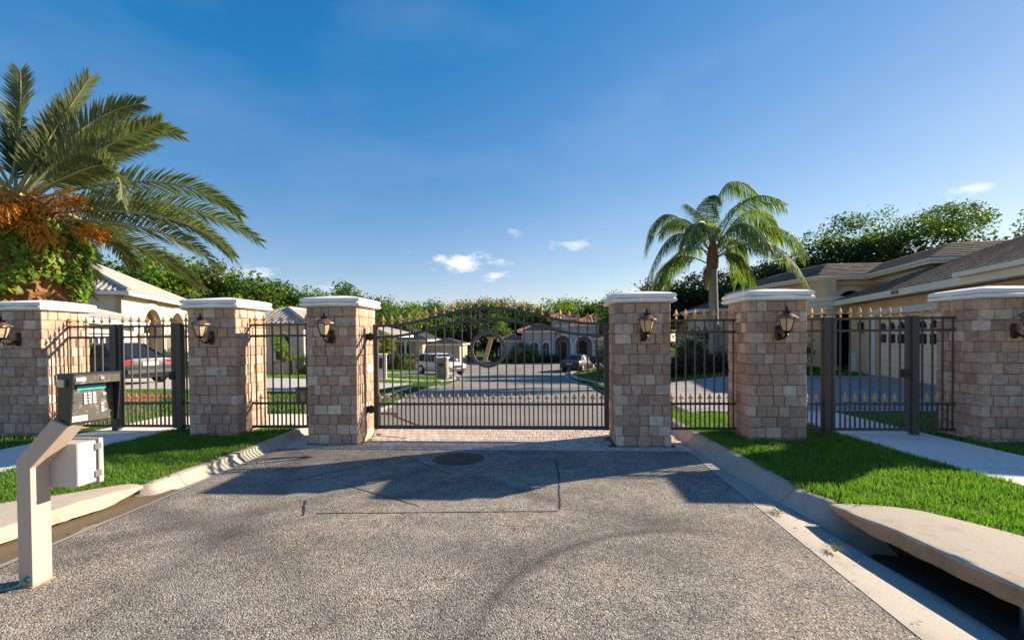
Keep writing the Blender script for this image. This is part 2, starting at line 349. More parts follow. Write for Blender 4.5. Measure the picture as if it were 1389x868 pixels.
# ------------------------------------------------------------------ mesh helpers
class MB:
    def __init__(s): s.v = []; s.f = []; s.mi = []; s.cur = 0
    def add(s, vs, fs):
        b = len(s.v); s.v += [tuple(x) for x in vs]; s.f += [tuple(i+b for i in f) for f in fs]; s.mi += [s.cur]*len(fs); return s
    def box(s, a, b, M=None):
        x0, y0, z0 = a; x1, y1, z1 = b
        vs = [Vector(p) for p in ((x0, y0, z0), (x1, y0, z0), (x1, y1, z0), (x0, y1, z0), (x0, y0, z1), (x1, y0, z1), (x1, y1, z1), (x0, y1, z1))]
        if M: vs = [M @ p for p in vs]
        return s.add(vs, [(0, 3, 2, 1), (4, 5, 6, 7), (0, 1, 5, 4), (1, 2, 6, 5), (2, 3, 7, 6), (3, 0, 4, 7)])
    def cbox(s, a, b, c=.01, M=None):                 # chamfered box
        a = Vector(a); b = Vector(b); ctr = (a+b)/2; h = (b-a)/2
        idx = {}; vs = []
        for sx in (-1, 1):
            for sy in (-1, 1):
                for sz in (-1, 1):
                    for ax in range(3):
                        p = Vector((sx*(h.x-(0 if ax == 0 else c)), sy*(h.y-(0 if ax == 1 else c)), sz*(h.z-(0 if ax == 2 else c))))
                        idx[sx, sy, sz, ax] = len(vs); vs.append(ctr+p)
        if M: vs = [M @ p for p in vs]
        fs = []
        def q(l): fs.append(tuple(idx[k] for k in l))
        for sg in (-1, 1):
            o = [(-1, -1), (1, -1), (1, 1), (-1, 1)]
            if sg < 0: o = o[::-1]
            q([(sg, p, r, 0) for p, r in o]); q([(r, sg, p, 1) for p, r in o]); q([(p, r, sg, 2) for p, r in o])
        for u in (-1, 1):
            for v in (-1, 1):
                q([(u, v, -1, 0), (u, v, 1, 0), (u, v, 1, 1), (u, v, -1, 1)]); q([(-1, u, v, 1), (1, u, v, 1), (1, u, v, 2), (-1, u, v, 2)]); q([(u, -1, v, 0), (u, 1, v, 0), (u, 1, v, 2), (u, -1, v, 2)])
                for z in (-1, 1): q([(u, v, z, 0), (u, v, z, 1), (u, v, z, 2)])
        return s.add(vs, fs)
    def tube(s, pts, r, n=8, cap=True, flat=None):
        pts = [Vector(p) for p in pts]; rs = r if isinstance(r, (list, tuple)) else [r]*len(pts)
        rings = []; up = None
        for i, p in enumerate(pts):
            d = (pts[min(i+1, len(pts)-1)]-pts[max(i-1, 0)]).normalized()
            if up is None: up = Vector((0, 0, 1)) if abs(d.z) < .9 else Vector((0, 1, 0))
            x = d.cross(up).normalized(); y = x.cross(d).normalized(); up = y
            rings.append([p+(x*math.cos(2*PI*(k+.5)/n)*(flat or 1)+y*math.sin(2*PI*(k+.5)/n))*rs[i] for k in range(n)])
        vs = [v for q in rings for v in q]; fs = []
        for i in range(len(pts)-1):
            for k in range(n): fs.append((i*n+k, i*n+(k+1) % n, (i+1)*n+(k+1) % n, (i+1)*n+k))
        if cap: fs += [tuple(range(n))[::-1], tuple((len(pts)-1)*n+k for k in range(n))]
        return s.add(vs, fs)
    def lathe(s, prof, n=12, c=(0, 0, 0), sq=False):
        vs = []; fs = []
        for r, z in prof:
            for k in range(n):
                a = 2*PI*(k+.5)/n; vs.append((c[0]+r*math.cos(a), c[1]+r*math.sin(a), c[2]+z))
        for i in range(len(prof)-1):
            for k in range(n): fs.append((i*n+k, i*n+(k+1) % n, (i+1)*n+(k+1) % n, (i+1)*n+k))
        fs += [tuple(range(n))[::-1], tuple((len(prof)-1)*n+k for k in range(n))]
        return s.add(vs, fs)
    def prism(s, poly, z0, z1):
        n = len(poly); vs = [(x, y, z0) for x, y in poly]+[(x, y, z1) for x, y in poly]
        return s.add(vs, [tuple(range(n))[::-1], tuple(range(n, 2*n))]+[(k, (k+1) % n, n+(k+1) % n, n+k) for k in range(n)])
    def build(s, name, m, parent=None, smooth=None, recalc=True):
        me = bpy.data.meshes.new(name); me.from_pydata(s.v, [], s.f)
        ms = m if isinstance(m, (list, tuple)) else [m]
        for x in ms: me.materials.append(MATS[x])
        if len(ms) > 1: me.polygons.foreach_set('material_index', s.mi)
        if recalc:
            bm = bmesh.new(); bm.from_mesh(me); bmesh.ops.recalc_face_normals(bm, faces=bm.faces); bm.to_mesh(me); bm.free()
        if smooth:
            me.shade_smooth(); me.set_sharp_from_angle(angle=math.radians(smooth))
        return link(name, me, parent)
def link(name, me, parent=None, loc=None, rot=None, scale=None):
    o = bpy.data.objects.new(name, me); COL.objects.link(o)
    if parent: o.parent = parent
    if loc: o.location = loc
    if rot: o.rotation_euler = rot
    if scale: o.scale = scale
    return o
def tag(o, label, cat, group=None, kind=None):
    o['label'] = label; o['category'] = cat
    if group: o['group'] = group
    if kind: o['kind'] = kind
    return o
def thing(name, label, cat, loc=(0, 0, 0), rz=0, group=None):
    o = bpy.data.objects.new(name, None); COL.objects.link(o); o.location = loc; o.rotation_euler = (0, 0, rz); o.empty_display_size = .2
    return tag(o, label, cat, group)
def struct(o): o['kind'] = 'structure'; return o
def mesh_np(name, V, Q, m, parent=None, link_it=True):
    me = bpy.data.meshes.new(name); V = np.asarray(V, np.float32).reshape(-1, 3); Q = np.asarray(Q, np.int32)
    k = Q.shape[1]; me.vertices.add(len(V)); me.vertices.foreach_set('co', V.ravel())
    me.loops.add(Q.size); me.loops.foreach_set('vertex_index', Q.ravel())
    me.polygons.add(len(Q)); me.polygons.foreach_set('loop_start', np.arange(0, Q.size, k, dtype=np.int32))
    me.update(calc_edges=True); me.materials.append(MATS[m])
    return link(name, me, parent) if link_it else me
def copy_tree(o, parent=None):
    c = o.copy(); COL.objects.link(c)
    if parent: c.parent = parent
    for ch in o.children: copy_tree(ch, c)
    return c
def ss(x):
    x = np.clip(x, 0, 1); return x*x*(3-2*x)

# ================================================================== terrain and roads
def base(x, y):
    x = np.asarray(x, float); y = np.asarray(y, float)
    yo = 8+4*ss((-6-x)/6); z = -1.5*ss((y-yo)/32)
    wr = ss((x-3)/4)*(1-ss((y-30)/25))
    return z*(1-wr)
BULB = (-2.0, 53.0, 13.0)
def street_l(y): return np.interp(y, [-50, 8.2, 10, 14.7, 20.6, 27, 34, 42], [-3.85, -3.85, -3.6, -4.1, -4.5, -4.9, -6.2, -8.9])
def street_r(y): return np.interp(y, [-50, 9, 40, 42], [1.95, 1.75, 1.5, 4.5])
def in_road(x, y, m=0.0):
    a = (x > street_l(y)-m) & (x < street_r(y)+m) & (y < 44)
    bq = (x-BULB[0])**2+(y-BULB[1])**2 < (BULB[2]+m)**2
    return a | bq
def lot_off(x, y):
    return .1-.07*ss((np.asarray(y, float)-22)/12)
def ground_z(x, y): return base(x, y)+lot_off(x, y)
xs = np.concatenate([np.arange(-150, -30, 8), np.arange(-30, -14, 2), np.arange(-14, -6, .5), np.arange(-6, 4, .125), np.arange(4, 16, .5), np.arange(16, 30, 2), np.arange(30, 160, 8)])
ys = np.concatenate([np.arange(-40, 0, 1), np.arange(0, 10, .25), np.arange(10, 44, .5), np.arange(44, 72, 1), np.arange(72, 260, 8)])
X, Y = np.meshgrid(xs, ys)
KB_R = lambda y: np.interp(y, [1.4, 2.2, 3.1, 3.54, 3.81, 4.07, 4.22, 4.6, 6.0, 7.1, 8.6], [3.4, 3.5, 3.5, 3.38, 3.22, 2.98, 2.6, 2.44, 2.38, 2.3, 2.25])
KB_L = lambda y: np.interp(y, [1.4, 2.2, 3.2, 3.86, 4.07, 4.45, 4.6, 5.4, 6.0, 6.9, 8.6], [-5.1, -5.1, -5.0, -4.86, -4.6, -4.32, -4.15, -4.1, -4.08, -4.1, -4.1])
inr = in_road(X, Y, .1)
near = (Y < 8.6)
inr = np.where(near, (X > KB_L(Y)+.04) & (X < KB_R(Y)-.04), inr)
Z = base(X, Y)+np.where(inr, np.where(near, -.75, -.1), lot_off(X, Y))
ny, nx = X.shape
idx = np.arange(nx*ny).reshape(ny, nx)
Q = np.stack([idx[:-1, :-1], idx[:-1, 1:], idx[1:, 1:], idx[1:, :-1]], -1).reshape(-1, 4)
g = struct(mesh_np('ground', np.stack([X, Y, Z], -1), Q, 'lawn')); g['label'] = 'lawn ground of the lots around the street'

def sheet(name, m, yarr, xl, xr, off, n=8, zf=base):
    V = []
    for y in yarr:
        a, b = float(xl(y)), float(xr(y))
        for k in range(n+1):
            x = a+(b-a)*k/n; V.append((x, y, float(zf(x, y))+off))
    R = len(yarr); i = np.arange(R*(n+1)).reshape(R, n+1)
    q = np.stack([i[:-1, :-1], i[:-1, 1:], i[1:, 1:], i[1:, :-1]], -1).reshape(-1, 4)
    return mesh_np(name, V, q, m)
K = lambda v: (lambda y: v)
o = struct(sheet('road', 'asphalt', np.linspace(-4, 6.59, 22), K(-3.85), K(1.95), 0, 10))
o = struct(sheet('bounce_street', 'asphalt', np.linspace(-16, -4.004, 10), K(-90), K(90), .12, 40))  # unseen asphalt added behind the camera to bounce sunlight onto the pillar fronts
o = struct(sheet('street', 'road_inside', np.concatenate([np.arange(8.18, 40, .8), [42, 43.5]]), lambda y: street_l(y)-.0, lambda y: street_r(y), .0, 10))
bv = [(BULB[0], BULB[1], -1.494)]
for rr in (4, 8, 11, 13):
    for k in range(48): bv.append((BULB[0]+rr*math.cos(2*PI*k/48), BULB[1]+rr*math.sin(2*PI*k/48), float(base(BULB[0]+rr*math.cos(2*PI*k/48), BULB[1]+rr*math.sin(2*PI*k/48)))+.006))
mbb = MB(); mbb.add(bv, [(0, 1+k, 1+(k+1) % 48) for k in range(48)]+[(1+r*48+k, 1+(r+1)*48+k, 1+(r+1)*48+(k+1) % 48, 1+r*48+(k+1) % 48) for r in range(3) for k in range(48)])
struct(mbb.build('cul_de_sac', 'road_inside'))

def loft(name, m, rails, smooth=40, parent=None):
    """rails: list of polylines (same length) joined in order"""
    n = len(rails[0]); V = [p for r in rails for p in r]; mb = MB()
    mb.add(V, [(i*n+k, i*n+k+1, (i+1)*n+k+1, (i+1)*n+k) for i in range(len(rails)-1) for k in range(n-1)])
    return mb.build(name, m, parent, smooth)
def near_kerb(name, side, m_g, m_k):
    if side > 0:
        yy = [9.2, 8.2, 7.1, 6.0, 5.2, 4.7, 4.25]
        A = lambda y: 1.952; Fl = lambda y: float(np.interp(y, [2.5, 3.6, 4.69, 5.6, 6.95, 9], [2.45, 2.4, 2.24, 2.16, 2.1, 2.06])); B = lambda y: float(KB_R(y))
    else:
        yy = [9.2, 8.2, 7.1, 6.0, 5.2, 4.85, 4.5]
        A = lambda y: -3.852; Fl = lambda y: float(np.interp(y, [2.5, 3.4, 4.4, 5.1, 6.2, 9], [-4.15, -4.12, -4.02, -3.97, -3.95, -3.95])); B = lambda y: float(KB_L(y))
    s = side
    zb = lambda y: .115
    yj = yy[-1]+.42
    nose = yy[-1]
    def sec(y):
        e = float(ss((nose+.12-y)/.5)); fl_ = Fl(y)+s*.30*e; bb = max(s*B(y), s*fl_+.16)*s if y < nose else B(y)
        if y < nose: bb = B(nose)+s*.3*e+s*.03
        k = 1-.75*e
        return [(Fl(y)-s*.01+s*.28*e, y, -.018-.2*e), (Fl(y)+s*.015+s*.29*e, y, -.012-.2*e), (fl_+(bb-fl_)*.55, y, .06-.34*e), (bb-s*.06, y, .103-.4*e), (bb-s*.02, y, zb(y)-.43*e), (bb+s*.03, y, zb(y)-.002-.43*e), (bb+s*.035, y, -.4)]
    for ya, yb in ((9.2, 7.62), (7.614, yj+.003), (yj-.003, nose-.36)):
        fine = np.linspace(ya, yb, 14); C_ = [sec(float(y)) for y in fine]
        struct(loft(name, m_k, [[c_[i] for c_ in C_] for i in range(7)]))
    fine2 = np.concatenate([np.linspace(9.2, yy[-1], 16), np.linspace(yy[-1]-.2, 0, 12)])
    o2 = loft('gutter', m_g, [[(A(y), y, .003) for y in fine2], [(Fl(y), y, -.018-(.05 if s > 0 else .012)*float(ss((yy[-1]+.4-y)/1.2))) for y in fine2], [(Fl(y)+s*(.03 if y > yy[-1] else .03+.16*float(ss((yy[-1]-y)/.9))), y, -.03-(.12 if s > 0 else .0)*float(ss((yy[-1]+.3-y)/1.0))) for y in fine2]])
    struct(o2)
    return A, Fl, B
near_kerb('kerb', 1, 'gutter_concrete', 'kerb_concrete'); near_kerb('kerb', -1, 'gutter_concrete', 'kerb_concrete')

# street inlets: thick concrete lid over a dark throat
def inlet(label, front, back, throat, s, stub, floor=-.14, drop=.1, edge='slab_edge'):
    t = thing('storm_drain_inlet', label, 'drain', (front[3][0], front[3][1], -.3))
    L = Vector(t.location)
    def sp(pts, n=5):
        o = []
        for i in range(len(pts)-1):
            for k in range(n):
                p0 = Vector(pts[max(i-1, 0)]); p1 = Vector(pts[i]); p2 = Vector(pts[i+1]); p3 = Vector(pts[min(i+2, len(pts)-1)]); q = k/n
                o.append(.5*((2*p1)+(p2-p0)*q+(2*p0-5*p1+4*p2-p3)*q*q+(3*p1-p0-3*p2+p3)*q**3))
        return o+[Vector(pts[-1])]
    f = sp([(*p, 0) for p in front]); b = sp([(*p, 0) for p in back])
    nn_ = len(f); TH = [.03+.095*min(1, i/(nn_*.22)) for i in range(nn_)]; ZT = [.121+.029*min(1, i/(nn_*.3)) for i in range(nn_)]; zt = .15
    jit = [random.uniform(-.011, .011) for _ in f]
    mb = MB(); n = len(f)
    rails = [[Vector((p.x-s*j, p.y, z_-h_))-L for p, j, z_, h_ in zip(f, jit, ZT, TH)], [Vector((p.x-s*j*.5, p.y, z_-h_*.4))-L for p, j, z_, h_ in zip(f, jit, ZT, TH)], [Vector((p.x-s*j, p.y, z_-h_*.18))-L for p, j, z_, h_ in zip(f, jit, ZT, TH)], [Vector((p.x+s*.012, p.y, z_-.004))-L for p, z_ in zip(f, ZT)], [Vector((p.x+s*.05, p.y, z_))-L for p, z_ in zip(f, ZT)]]
    m1 = MB(); m1.add([p for r in rails for p in r], [(i*n+k, i*n+k+1, (i+1)*n+k+1, (i+1)*n+k) for i in range(2) for k in range(n-1)]); m1.build('lid_edge', edge, t, 50)
    top = rails[2:]+[[Vector((p.x, p.y, z_-.002))-L for p, z_ in zip(b, ZT)], [Vector((p.x, p.y, -.05))-L for p in b]]
    m2 = MB(); m2.add([p for r in top for p in r], [(i*n+k, i*n+k+1, (i+1)*n+k+1, (i+1)*n+k) for i in range(4) for k in range(n-1)]); m2.build('lid', 'slab_concrete', t, 40)
    m3 = MB(); und = [rails[0], [Vector((p.x, p.y, z_-h_))-L for p, z_, h_ in zip(b, ZT, TH)]]
    m3.add([p for r in und for p in r], [(k, k+1, n+k+1, n+k) for k in range(n-1)]); m3.build('lid_underside', 'dark_soil', t)
    # throat: floor and back wall
    m4 = MB()
    fl = [Vector((p.x-s*(.3 if floor < -.1 else .06), p.y, floor-.015))-L for p in f]; f2 = [Vector((p.x+s*.55, p.y, floor-drop))-L for p in f]; f3 = [Vector((p.x+s*.56, p.y, .06))-L for p in f]
    m4.add(fl+f2+f3, [(i*n+k, i*n+k+1, (i+1)*n+k+1, (i+1)*n+k) for i in range(2) for k in range(n-1)]); m4.build('throat', throat, t, 30)
    m5 = MB(); bb_ = b[4:]; nb = len(bb_); m5.add([Vector((p.x-s*.1, p.y, .03))-L for p in bb_]+[Vector((p.x-s*.1, p.y, -.6))-L for p in bb_], [(k, k+1, nb+k+1, nb+k) for k in range(nb-1)]); m5.build('throat_wall', throat, t, 30)
    if stub:
        m6 = MB(); m6.lathe([(.05, 0), (.055, .01), (.055, .25), (.05, .26)], 14); p = m6.build('steel_stub', 'steel', t, 40); p.location = Vector(stub)-L
    return t
inlet('storm drain inlet with thick tan concrete lid beside the wider front lawn', [(2.46, 4.24), (2.5, 3.95), (2.57, 3.68), (2.63, 3.3), (2.69, 2.95), (2.74, 2.5), (2.76, 2.0), (2.76, 1.4)],
      [(2.6, 4.26), (2.78, 4.2), (3.02, 4.07), (3.24, 3.81), (3.42, 3.5), (3.52, 3.1), (3.58, 2.2), (3.58, 1.4)], 'dark_soil', 1, (2.9, 2.98, -.3))
inlet('storm drain inlet with tan concrete lid behind the keypad post', [(-4.12, 4.5), (-4.13, 4.25), (-4.17, 4.0), (-4.21, 3.74), (-4.23, 3.34), (-4.22, 2.9), (-4.2, 2.2), (-4.16, 1.4)],
      [(-4.17, 4.52), (-4.33, 4.45), (-4.6, 4.1), (-4.88, 3.86), (-5.02, 3.4), (-5.1, 2.9), (-5.1, 2.2), (-5.1, 1.4)], 'wet_dirt', -1, None, -.035, .03, 'slab_concrete')

ysl = np.linspace(2.2, 4.75, 22)
wv_ = lambda y: .035*math.sin(y*7)+.02*math.sin(y*17)
o = loft('silt', 'wet_dirt', [[(-3.935-wv_(y)+.05*abs(y-3.6), y, -.006) for y in ysl], [(-4.06, y, -.004) for y in ysl], [(-4.3, y, -.002) for y in ysl]], 60); struct(o); o['label'] = 'brown silt lying in the gutter below the drain lid'
# kerbs inside
def inner_kerb(pts, s):
    fine = []
    for (x0, y0), (x1, y1) in zip(pts[:-1], pts[1:]):
        for k in range(6): fine.append((x0+(x1-x0)*k/6, y0+(y1-y0)*k/6))
    fine.append(pts[-1])
    R = []
    for off, dz in ((-.05, .003), (.3, .012), (.42, .1), (.5, .125), (.62, .12), (.66, -.1)):
        r = []
        for i, (x, y) in enumerate(fine):
            a = Vector(fine[max(i-1, 0)]); b = Vector(fine[min(i+1, len(fine)-1)]); d = (b-a).normalized(); nrm = Vector((d.y, -d.x))*s
            r.append((x+nrm.x*off, y+nrm.y*off, float(base(x, y))+dz))
        R.append(r)
    return struct(loft('kerb', 'drive_concrete', R))
inner_kerb([(1.72, 17.5), (1.67, 24), (1.6, 30), (1.5, 38), (1.7, 40.2), (2.6, 41.6), (4.4, 42.2)], 1)
inner_kerb([(float(street_l(y)), y) for y in (9.4, 10, 12, 14.2, 16)], -1)
inner_kerb([(float(street_l(y)), y) for y in (22.5, 25, 28, 31, 34)], -1)
inner_kerb([(BULB[0]+13*math.cos(a), BULB[1]+13*math.sin(a)) for a in np.radians(np.arange(205, -20, -9))], -1)

# brick apron across the gate opening
apron = bpy.data.objects.new('brick_apron', None); COL.objects.link(apron); apron['kind'] = 'structure'; apron['label'] = 'pink brick paver apron under the main gate'
mb = MB(); mb.box((-4.06, 6.585, -.12), (2.05, 8.2, -.012)); mb.build('paver_bed', 'mortar', apron)
pm = []
for k in range(3):
    q = MB(); q.cbox((-.058, -.104, -.05), (.058, .104, .004), .007); ob = q.build('paver', 'paver_brick'); pm.append(ob.data); bpy.data.objects.remove(ob)
rest = MB(); cnt = 0
for r in range(8):
    y = 6.695+r*.2115
    if y > 8.15: break
    for k in range(51):
        x = -3.99+k*.1195+(.06 if r % 2 else 0)
        if x > 1.99: continue
        if any(a-.06 < x < a+.84 and 6.86 < y < 7.64 for a in (-3.61, 1.02)): continue
        if cnt < 300:
            link('paver', pm[cnt % 3], apron, (x, y, random.uniform(-.0015, .0015)), (random.uniform(-.006, .006), random.uniform(-.006, .006), random.uniform(-.008, .008))); cnt += 1
        else: rest.cbox((x-.058, y-.104, -.05), (x+.058, y+.104, .004), .007)
ro = rest.build('paver_field', 'paver_brick', apron); ro['kind'] = 'stuff'
# concrete strips either side of the apron, below the fences
mb = MB(); mb.box((-4.12, 6.59, -.1), (-4.065, 9.2, .0)); struct(mb.build('apron_edge', 'path_concrete'))

# walks through the pedestrian gates
def walk(name, xl, xr, ya, yb, label):
    t = bpy.data.objects.new(name, None); COL.objects.link(t); t['kind'] = 'structure'; t['label'] = label
    n = int(round((yb-ya)/1.25)); L = (yb-ya)/n
    for k in range(n):
        q = MB(); y0 = ya+k*L+.006; y1 = ya+(k+1)*L-.006
        xa, xb = xl(y0), xr(y0); xc, xd = xl(y1), xr(y1)
        z = .118
        q.add([(xa, y0, z), (xb, y0, z), (xd, y1, z), (xc, y1, z), (xa, y0, -.05), (xb, y0, -.05), (xd, y1, -.05), (xc, y1, -.05)], [(0, 1, 2, 3), (4, 5, 1, 0), (5, 6, 2, 1), (6, 7, 3, 2), (7, 4, 0, 3)])
        q.build('concrete_slab', 'path_concrete', t)
walk('footpath', lambda y: float(np.interp(y, [0, 4, 6, 9], [4.9, 4.72, 4.48, 4.3])), lambda y: float(np.interp(y, [0, 4, 6, 9], [6.1, 5.95, 5.72, 5.5])), 0.2, 9.4, 'pale concrete path through the gate toward the tan house')
walk('footpath', lambda y: float(np.interp(y, [0, 4, 6, 7.5, 9], [-7.6, -7.5, -7.45, -7.4, -7.4])), lambda y: float(np.interp(y, [0, 4, 6, 7, 9], [-6.1, -6.15, -6.25, -6.15, -5.6])), 0.2, 8.6, 'pale concrete path through the gate beside the date palm')
walk('footpath', lambda y: -5.7, lambda y: -4.2, 7.7, 8.9, 'pale concrete strip behind the fence beside the apron')

# driveways
o = struct(sheet('driveway', 'driveway_pavers', np.linspace(9.4, 17.4, 12), lambda y: 1.75+max(0, .6*(10.2-y)), K(13.5), .02, 24, lambda x, y: float(base(x, y)+.1*ss((x-1.8)/1.4)))); o['label'] = 'grey paver driveway of the tan house'
o = struct(sheet('driveway', 'drive_concrete', np.linspace(13.4, 19.5, 10), K(-26), lambda y: float(street_l(y))+.02, .02, 30, lambda x, y: float(base(x, y)+.1*ss((-4.4-x)/1.5)))); o['label'] = 'pale concrete driveway of the cream house'
o = struct(sheet('driveway', 'drive_concrete', np.linspace(23.2, 25.6, 6), K(-20), lambda y: float(street_l(y))-.02, .015, 20, ground_z)); o['label'] = 'pale concrete pavement crossing to the far side street'
o = struct(sheet('driveway', 'drive_concrete', np.linspace(34.5, 40, 6), K(-16), lambda y: float(street_l(y))+.1, .02, 12, ground_z)); o['label'] = 'pale concrete driveway under the white vehicle'

# planting beds
def bed(name, poly, m, z=.05):
    q = MB(); n = len(poly); c = (sum(p[0] for p in poly)/n, sum(p[1] for p in poly)/n)
    V = [(x, y, float(ground_z(x, y))-.02) for x, y in poly]+[(c[0]+(x-c[0])*.92, c[1]+(y-c[1])*.92, float(ground_z(x, y))+z) for x, y in poly]+[(c[0], c[1], float(ground_z(*c))+z*1.5)]
    q.add(V, [(k, (k+1) % n, n+(k+1) % n, n+k) for k in range(n)]+[(n+k, n+(k+1) % n, 2*n) for k in range(n)])
    return struct(q.build(name, m, None, 60))
bed('mulch_bed', [(-12.2, 9.8), (-10.6, 9.6), (-9.6, 10.4), (-9.7, 11.7), (-11.4, 12.2), (-12.6, 11.2)], 'red_mulch')
bed('mulch_bed', [(-18.5, 19.9), (-15, 19.7), (-13, 20.2), (-13, 21.4), (-18.5, 21.6)], 'red_mulch')
bed('mulch_bed', [(-19.5, 28.2), (-14, 27.6), (-13.2, 29), (-19.5, 30.4)], 'red_mulch')
bed('mulch_bed', [(4.6, 18.9), (8.2, 18.9), (9.8, 19.6), (9.8, 21.6), (5, 21.6)], 'dark_soil')

# saw cuts of the vehicle loop and the manhole
def strip(name, pts, wd, m, z):
    L = [Vector((x, y, 0)) for x, y in pts]; A = []; B = []
    for i, p in enumerate(L):
        d = (L[min(i+1, len(L)-1)]-L[max(i-1, 0)]).normalized(); nn = Vector((-d.y, d.x, 0))*wd/2*random.uniform(.6, 1.2)
        A.append((p.x+nn.x, p.y+nn.y, z)); B.append((p.x-nn.x, p.y-nn.y, z))
    q = MB(); n = len(A); q.add(A+B, [(k, k+1, n+k+1, n+k) for k in range(n-1)]); return q.build(name, m)
def wob(p, q, n=14, a=.008): return [(p[0]+(q[0]-p[0])*k/n+random.uniform(-a, a), p[1]+(q[1]-p[1])*k/n+random.uniform(-a, a)) for k in range(n+1)]
for p, q, wd, lab in (((.13, 6.05), (.14, 5.2), .035, 'thick dark saw cut in the asphalt running from the manhole side'), ((.14, 5.2), (.12, 4.33), .016, 'thin dark saw cut continuing toward the wide crack line'), ((.1, 4.28), (-2.1, 4.13), .014, 'thin dark saw cut running across the lane'), ((-2.38, 4.45), (-2.2, 4.08), .022, 'short slanted dark saw cut at the end of the cross cut'),
                    ((-2.9, 5.0), (-1.9, 6.25), .02, 'dark diagonal sealed crack in the shaded asphalt'), ((-1.9, 6.2), (-1.1, 5.35), .02, 'dark diagonal sealed crack beside the manhole'), ((-2.25, 4.98), (-1.2, 4.35), .012, 'faint diagonal crack in the sunlit asphalt'), ((-1.0, 5.65), (.12, 6.08), .016, 'dark crack leading to the thick saw cut')):
    tag(strip('pavement_crack', wob(p, q), wd, 'sealant', .003), lab, 'crack')
mh = thing('manhole', 'round rusty iron manhole cover set in the asphalt', 'manhole', (-1.15, 6.08, 0))
q = MB(); q.lathe([(.345, -.05), (.345, .004), (.33, .006), (.312, .006), (.31, -.02)], 36); q.build('frame_ring', 'cast_iron', mh, 40)
q = MB(); q.lathe([(.305, -.03), (.305, .005), (.3, .008), (.01, .009)], 36)
for i in range(-4, 5):
    for j in range(-4, 5):
        if math.hypot(i, j) < 4.3 and (i, j) != (0, 0): q.box((i*.062-.02, j*.062-.02, .006), (i*.062+.02, j*.062+.02, .013))
q.build('cover', 'cast_iron', mh, 40)
q = MB(); ring = []
n = 40
for k in range(n):
    a = 2*PI*k/n; ring.append((.347*math.cos(a), .347*math.sin(a), .0035))
for k in range(n):
    a = 2*PI*k/n; r = .362+random.uniform(-.012, .012); ring.append((r*math.cos(a), r*math.sin(a), .0025))
q.add(ring, [(k, (k+1) % n, n+(k+1) % n, n+k) for k in range(n)]); q.build('mortar_collar', 'gutter_concrete', mh)

# ================================================================== pillars
PW, PT = .78, .1; ROWS = 14; PH = 2.075; RH = PH/ROWS
def tumbled(lx, jit):
    q = MB(); q.cbox((-lx/2+.0024, -PT/2, -RH/2+.0024), (lx/2-.0024, PT/2, RH/2-.0024), .008)
    q.v = [(x+random.uniform(-jit, jit), y+random.uniform(-jit, jit), z+random.uniform(-jit, jit)) for x, y, z in q.v]
    ob = q.build('brick', 'tumbled_brick'); me = ob.data; bpy.data.objects.remove(ob); return me
SIZES = (.11, .14, .17, .2, .23)
BR = {s_: [tumbled(s_, .0028) for _ in range(4)] for s_ in SIZES}
def cap_mesh():
    q = MB(); prof = [(-.02, .0)]
    def torus(z0, z1, base_, out_):
        zc = (z0+z1)/2; h = (z1-z0)/2
        return [(base_+(out_-base_)*max(0, math.cos(a))**.6, zc+h*math.sin(a)) for a in np.linspace(-PI/2, PI/2, 9)]
    prof += torus(.0, .068, .01, .075)+torus(.068, .135, .025, .07)
    prof += [(0.0, .147), (-.2, .178), (-.36, .197)]
    vs = []; fs = []
    for o_, z in prof:
        h = PW/2+o_; vs += [(-h, -h, z), (h, -h, z), (h, h, z), (-h, h, z)]
    for i in range(len(prof)-1):
        for k in range(4): fs.append((i*4+k, i*4+(k+1) % 4, (i+1)*4+(k+1) % 4, (i+1)*4+k))
    fs.append(tuple((len(prof)-1)*4+k for k in range(4)))
    q.add(vs, fs); ob = q.build('cap', 'cap_white', None, 35); me = ob.data; bpy.data.objects.remove(ob); return me
CAP = cap_mesh()
q = MB(); q.box((-PW/2+.012, -PW/2+.012, -.25), (PW/2-.012, PW/2-.012, PH+.004)); ob = q.build('core', 'mortar'); CORE = ob.data; bpy.data.objects.remove(ob)
PILLARS = [(-8.67, 6.83, 'tan brick pillar with white cap in front of the ivy covered date palm'), (-5.51, 6.87, 'tan brick pillar with white cap between pedestrian gate and short fence, by the keypad side lawn'),
           (-3.61, 6.86, 'tan brick pillar with white cap carrying the hinges of the main gate'), (1.02, 6.86, 'tan brick pillar with white cap at the free end of the main gate'),
           (2.86, 6.78, 'tan brick pillar with white cap on the lawn edge beside the feathery palm fence'), (5.97, 6.81, 'tan brick pillar with white cap standing before the garage of the tan house')]
for pi_, (px, py, lab) in enumerate(PILLARS):
    t = thing('gate_pillar', lab, 'pillar', (px+PW/2, py+PW/2, 0), 0, 'brick gate pillars')
    link('core', CORE, t); link('cap', CAP, t, (0, 0, PH))
    rr = random.Random(100+pi_)
    for r in range(-1, ROWS):
        flip = r % 2
        for k in range(4):
            Ln = PW-PT
            parts = []
            while True:
                parts = [rr.choice((.125, .14, .16, .19, .21, .23)) for _ in range(4)]
                if abs(sum(parts)-Ln) < .05: break
            f_ = Ln/sum(parts); u = -PW/2 if not flip else -PW/2+PT
            for p_ in parts:
                l_ = p_*f_; c = u+l_/2; u += l_
                sz = min(SIZES, key=lambda s_: abs(s_-l_)); me = rr.choice(BR[sz])
                loc = Vector((c, -PW/2+PT/2+rr.uniform(-.005, .005), (r+.5)*RH)); R = Matrix.Rotation(k*PI/2, 3, 'Z')
                if r == -1 and pi_ in (2, 3) and False: continue
                b_ = link('brick', me, t, R @ loc, (rr.uniform(-.008, .008), rr.uniform(-.008, .008), k*PI/2+rr.uniform(-.008, .008)+(PI if rr.random() < .5 else 0)), (l_/sz*.985, 1, 1))

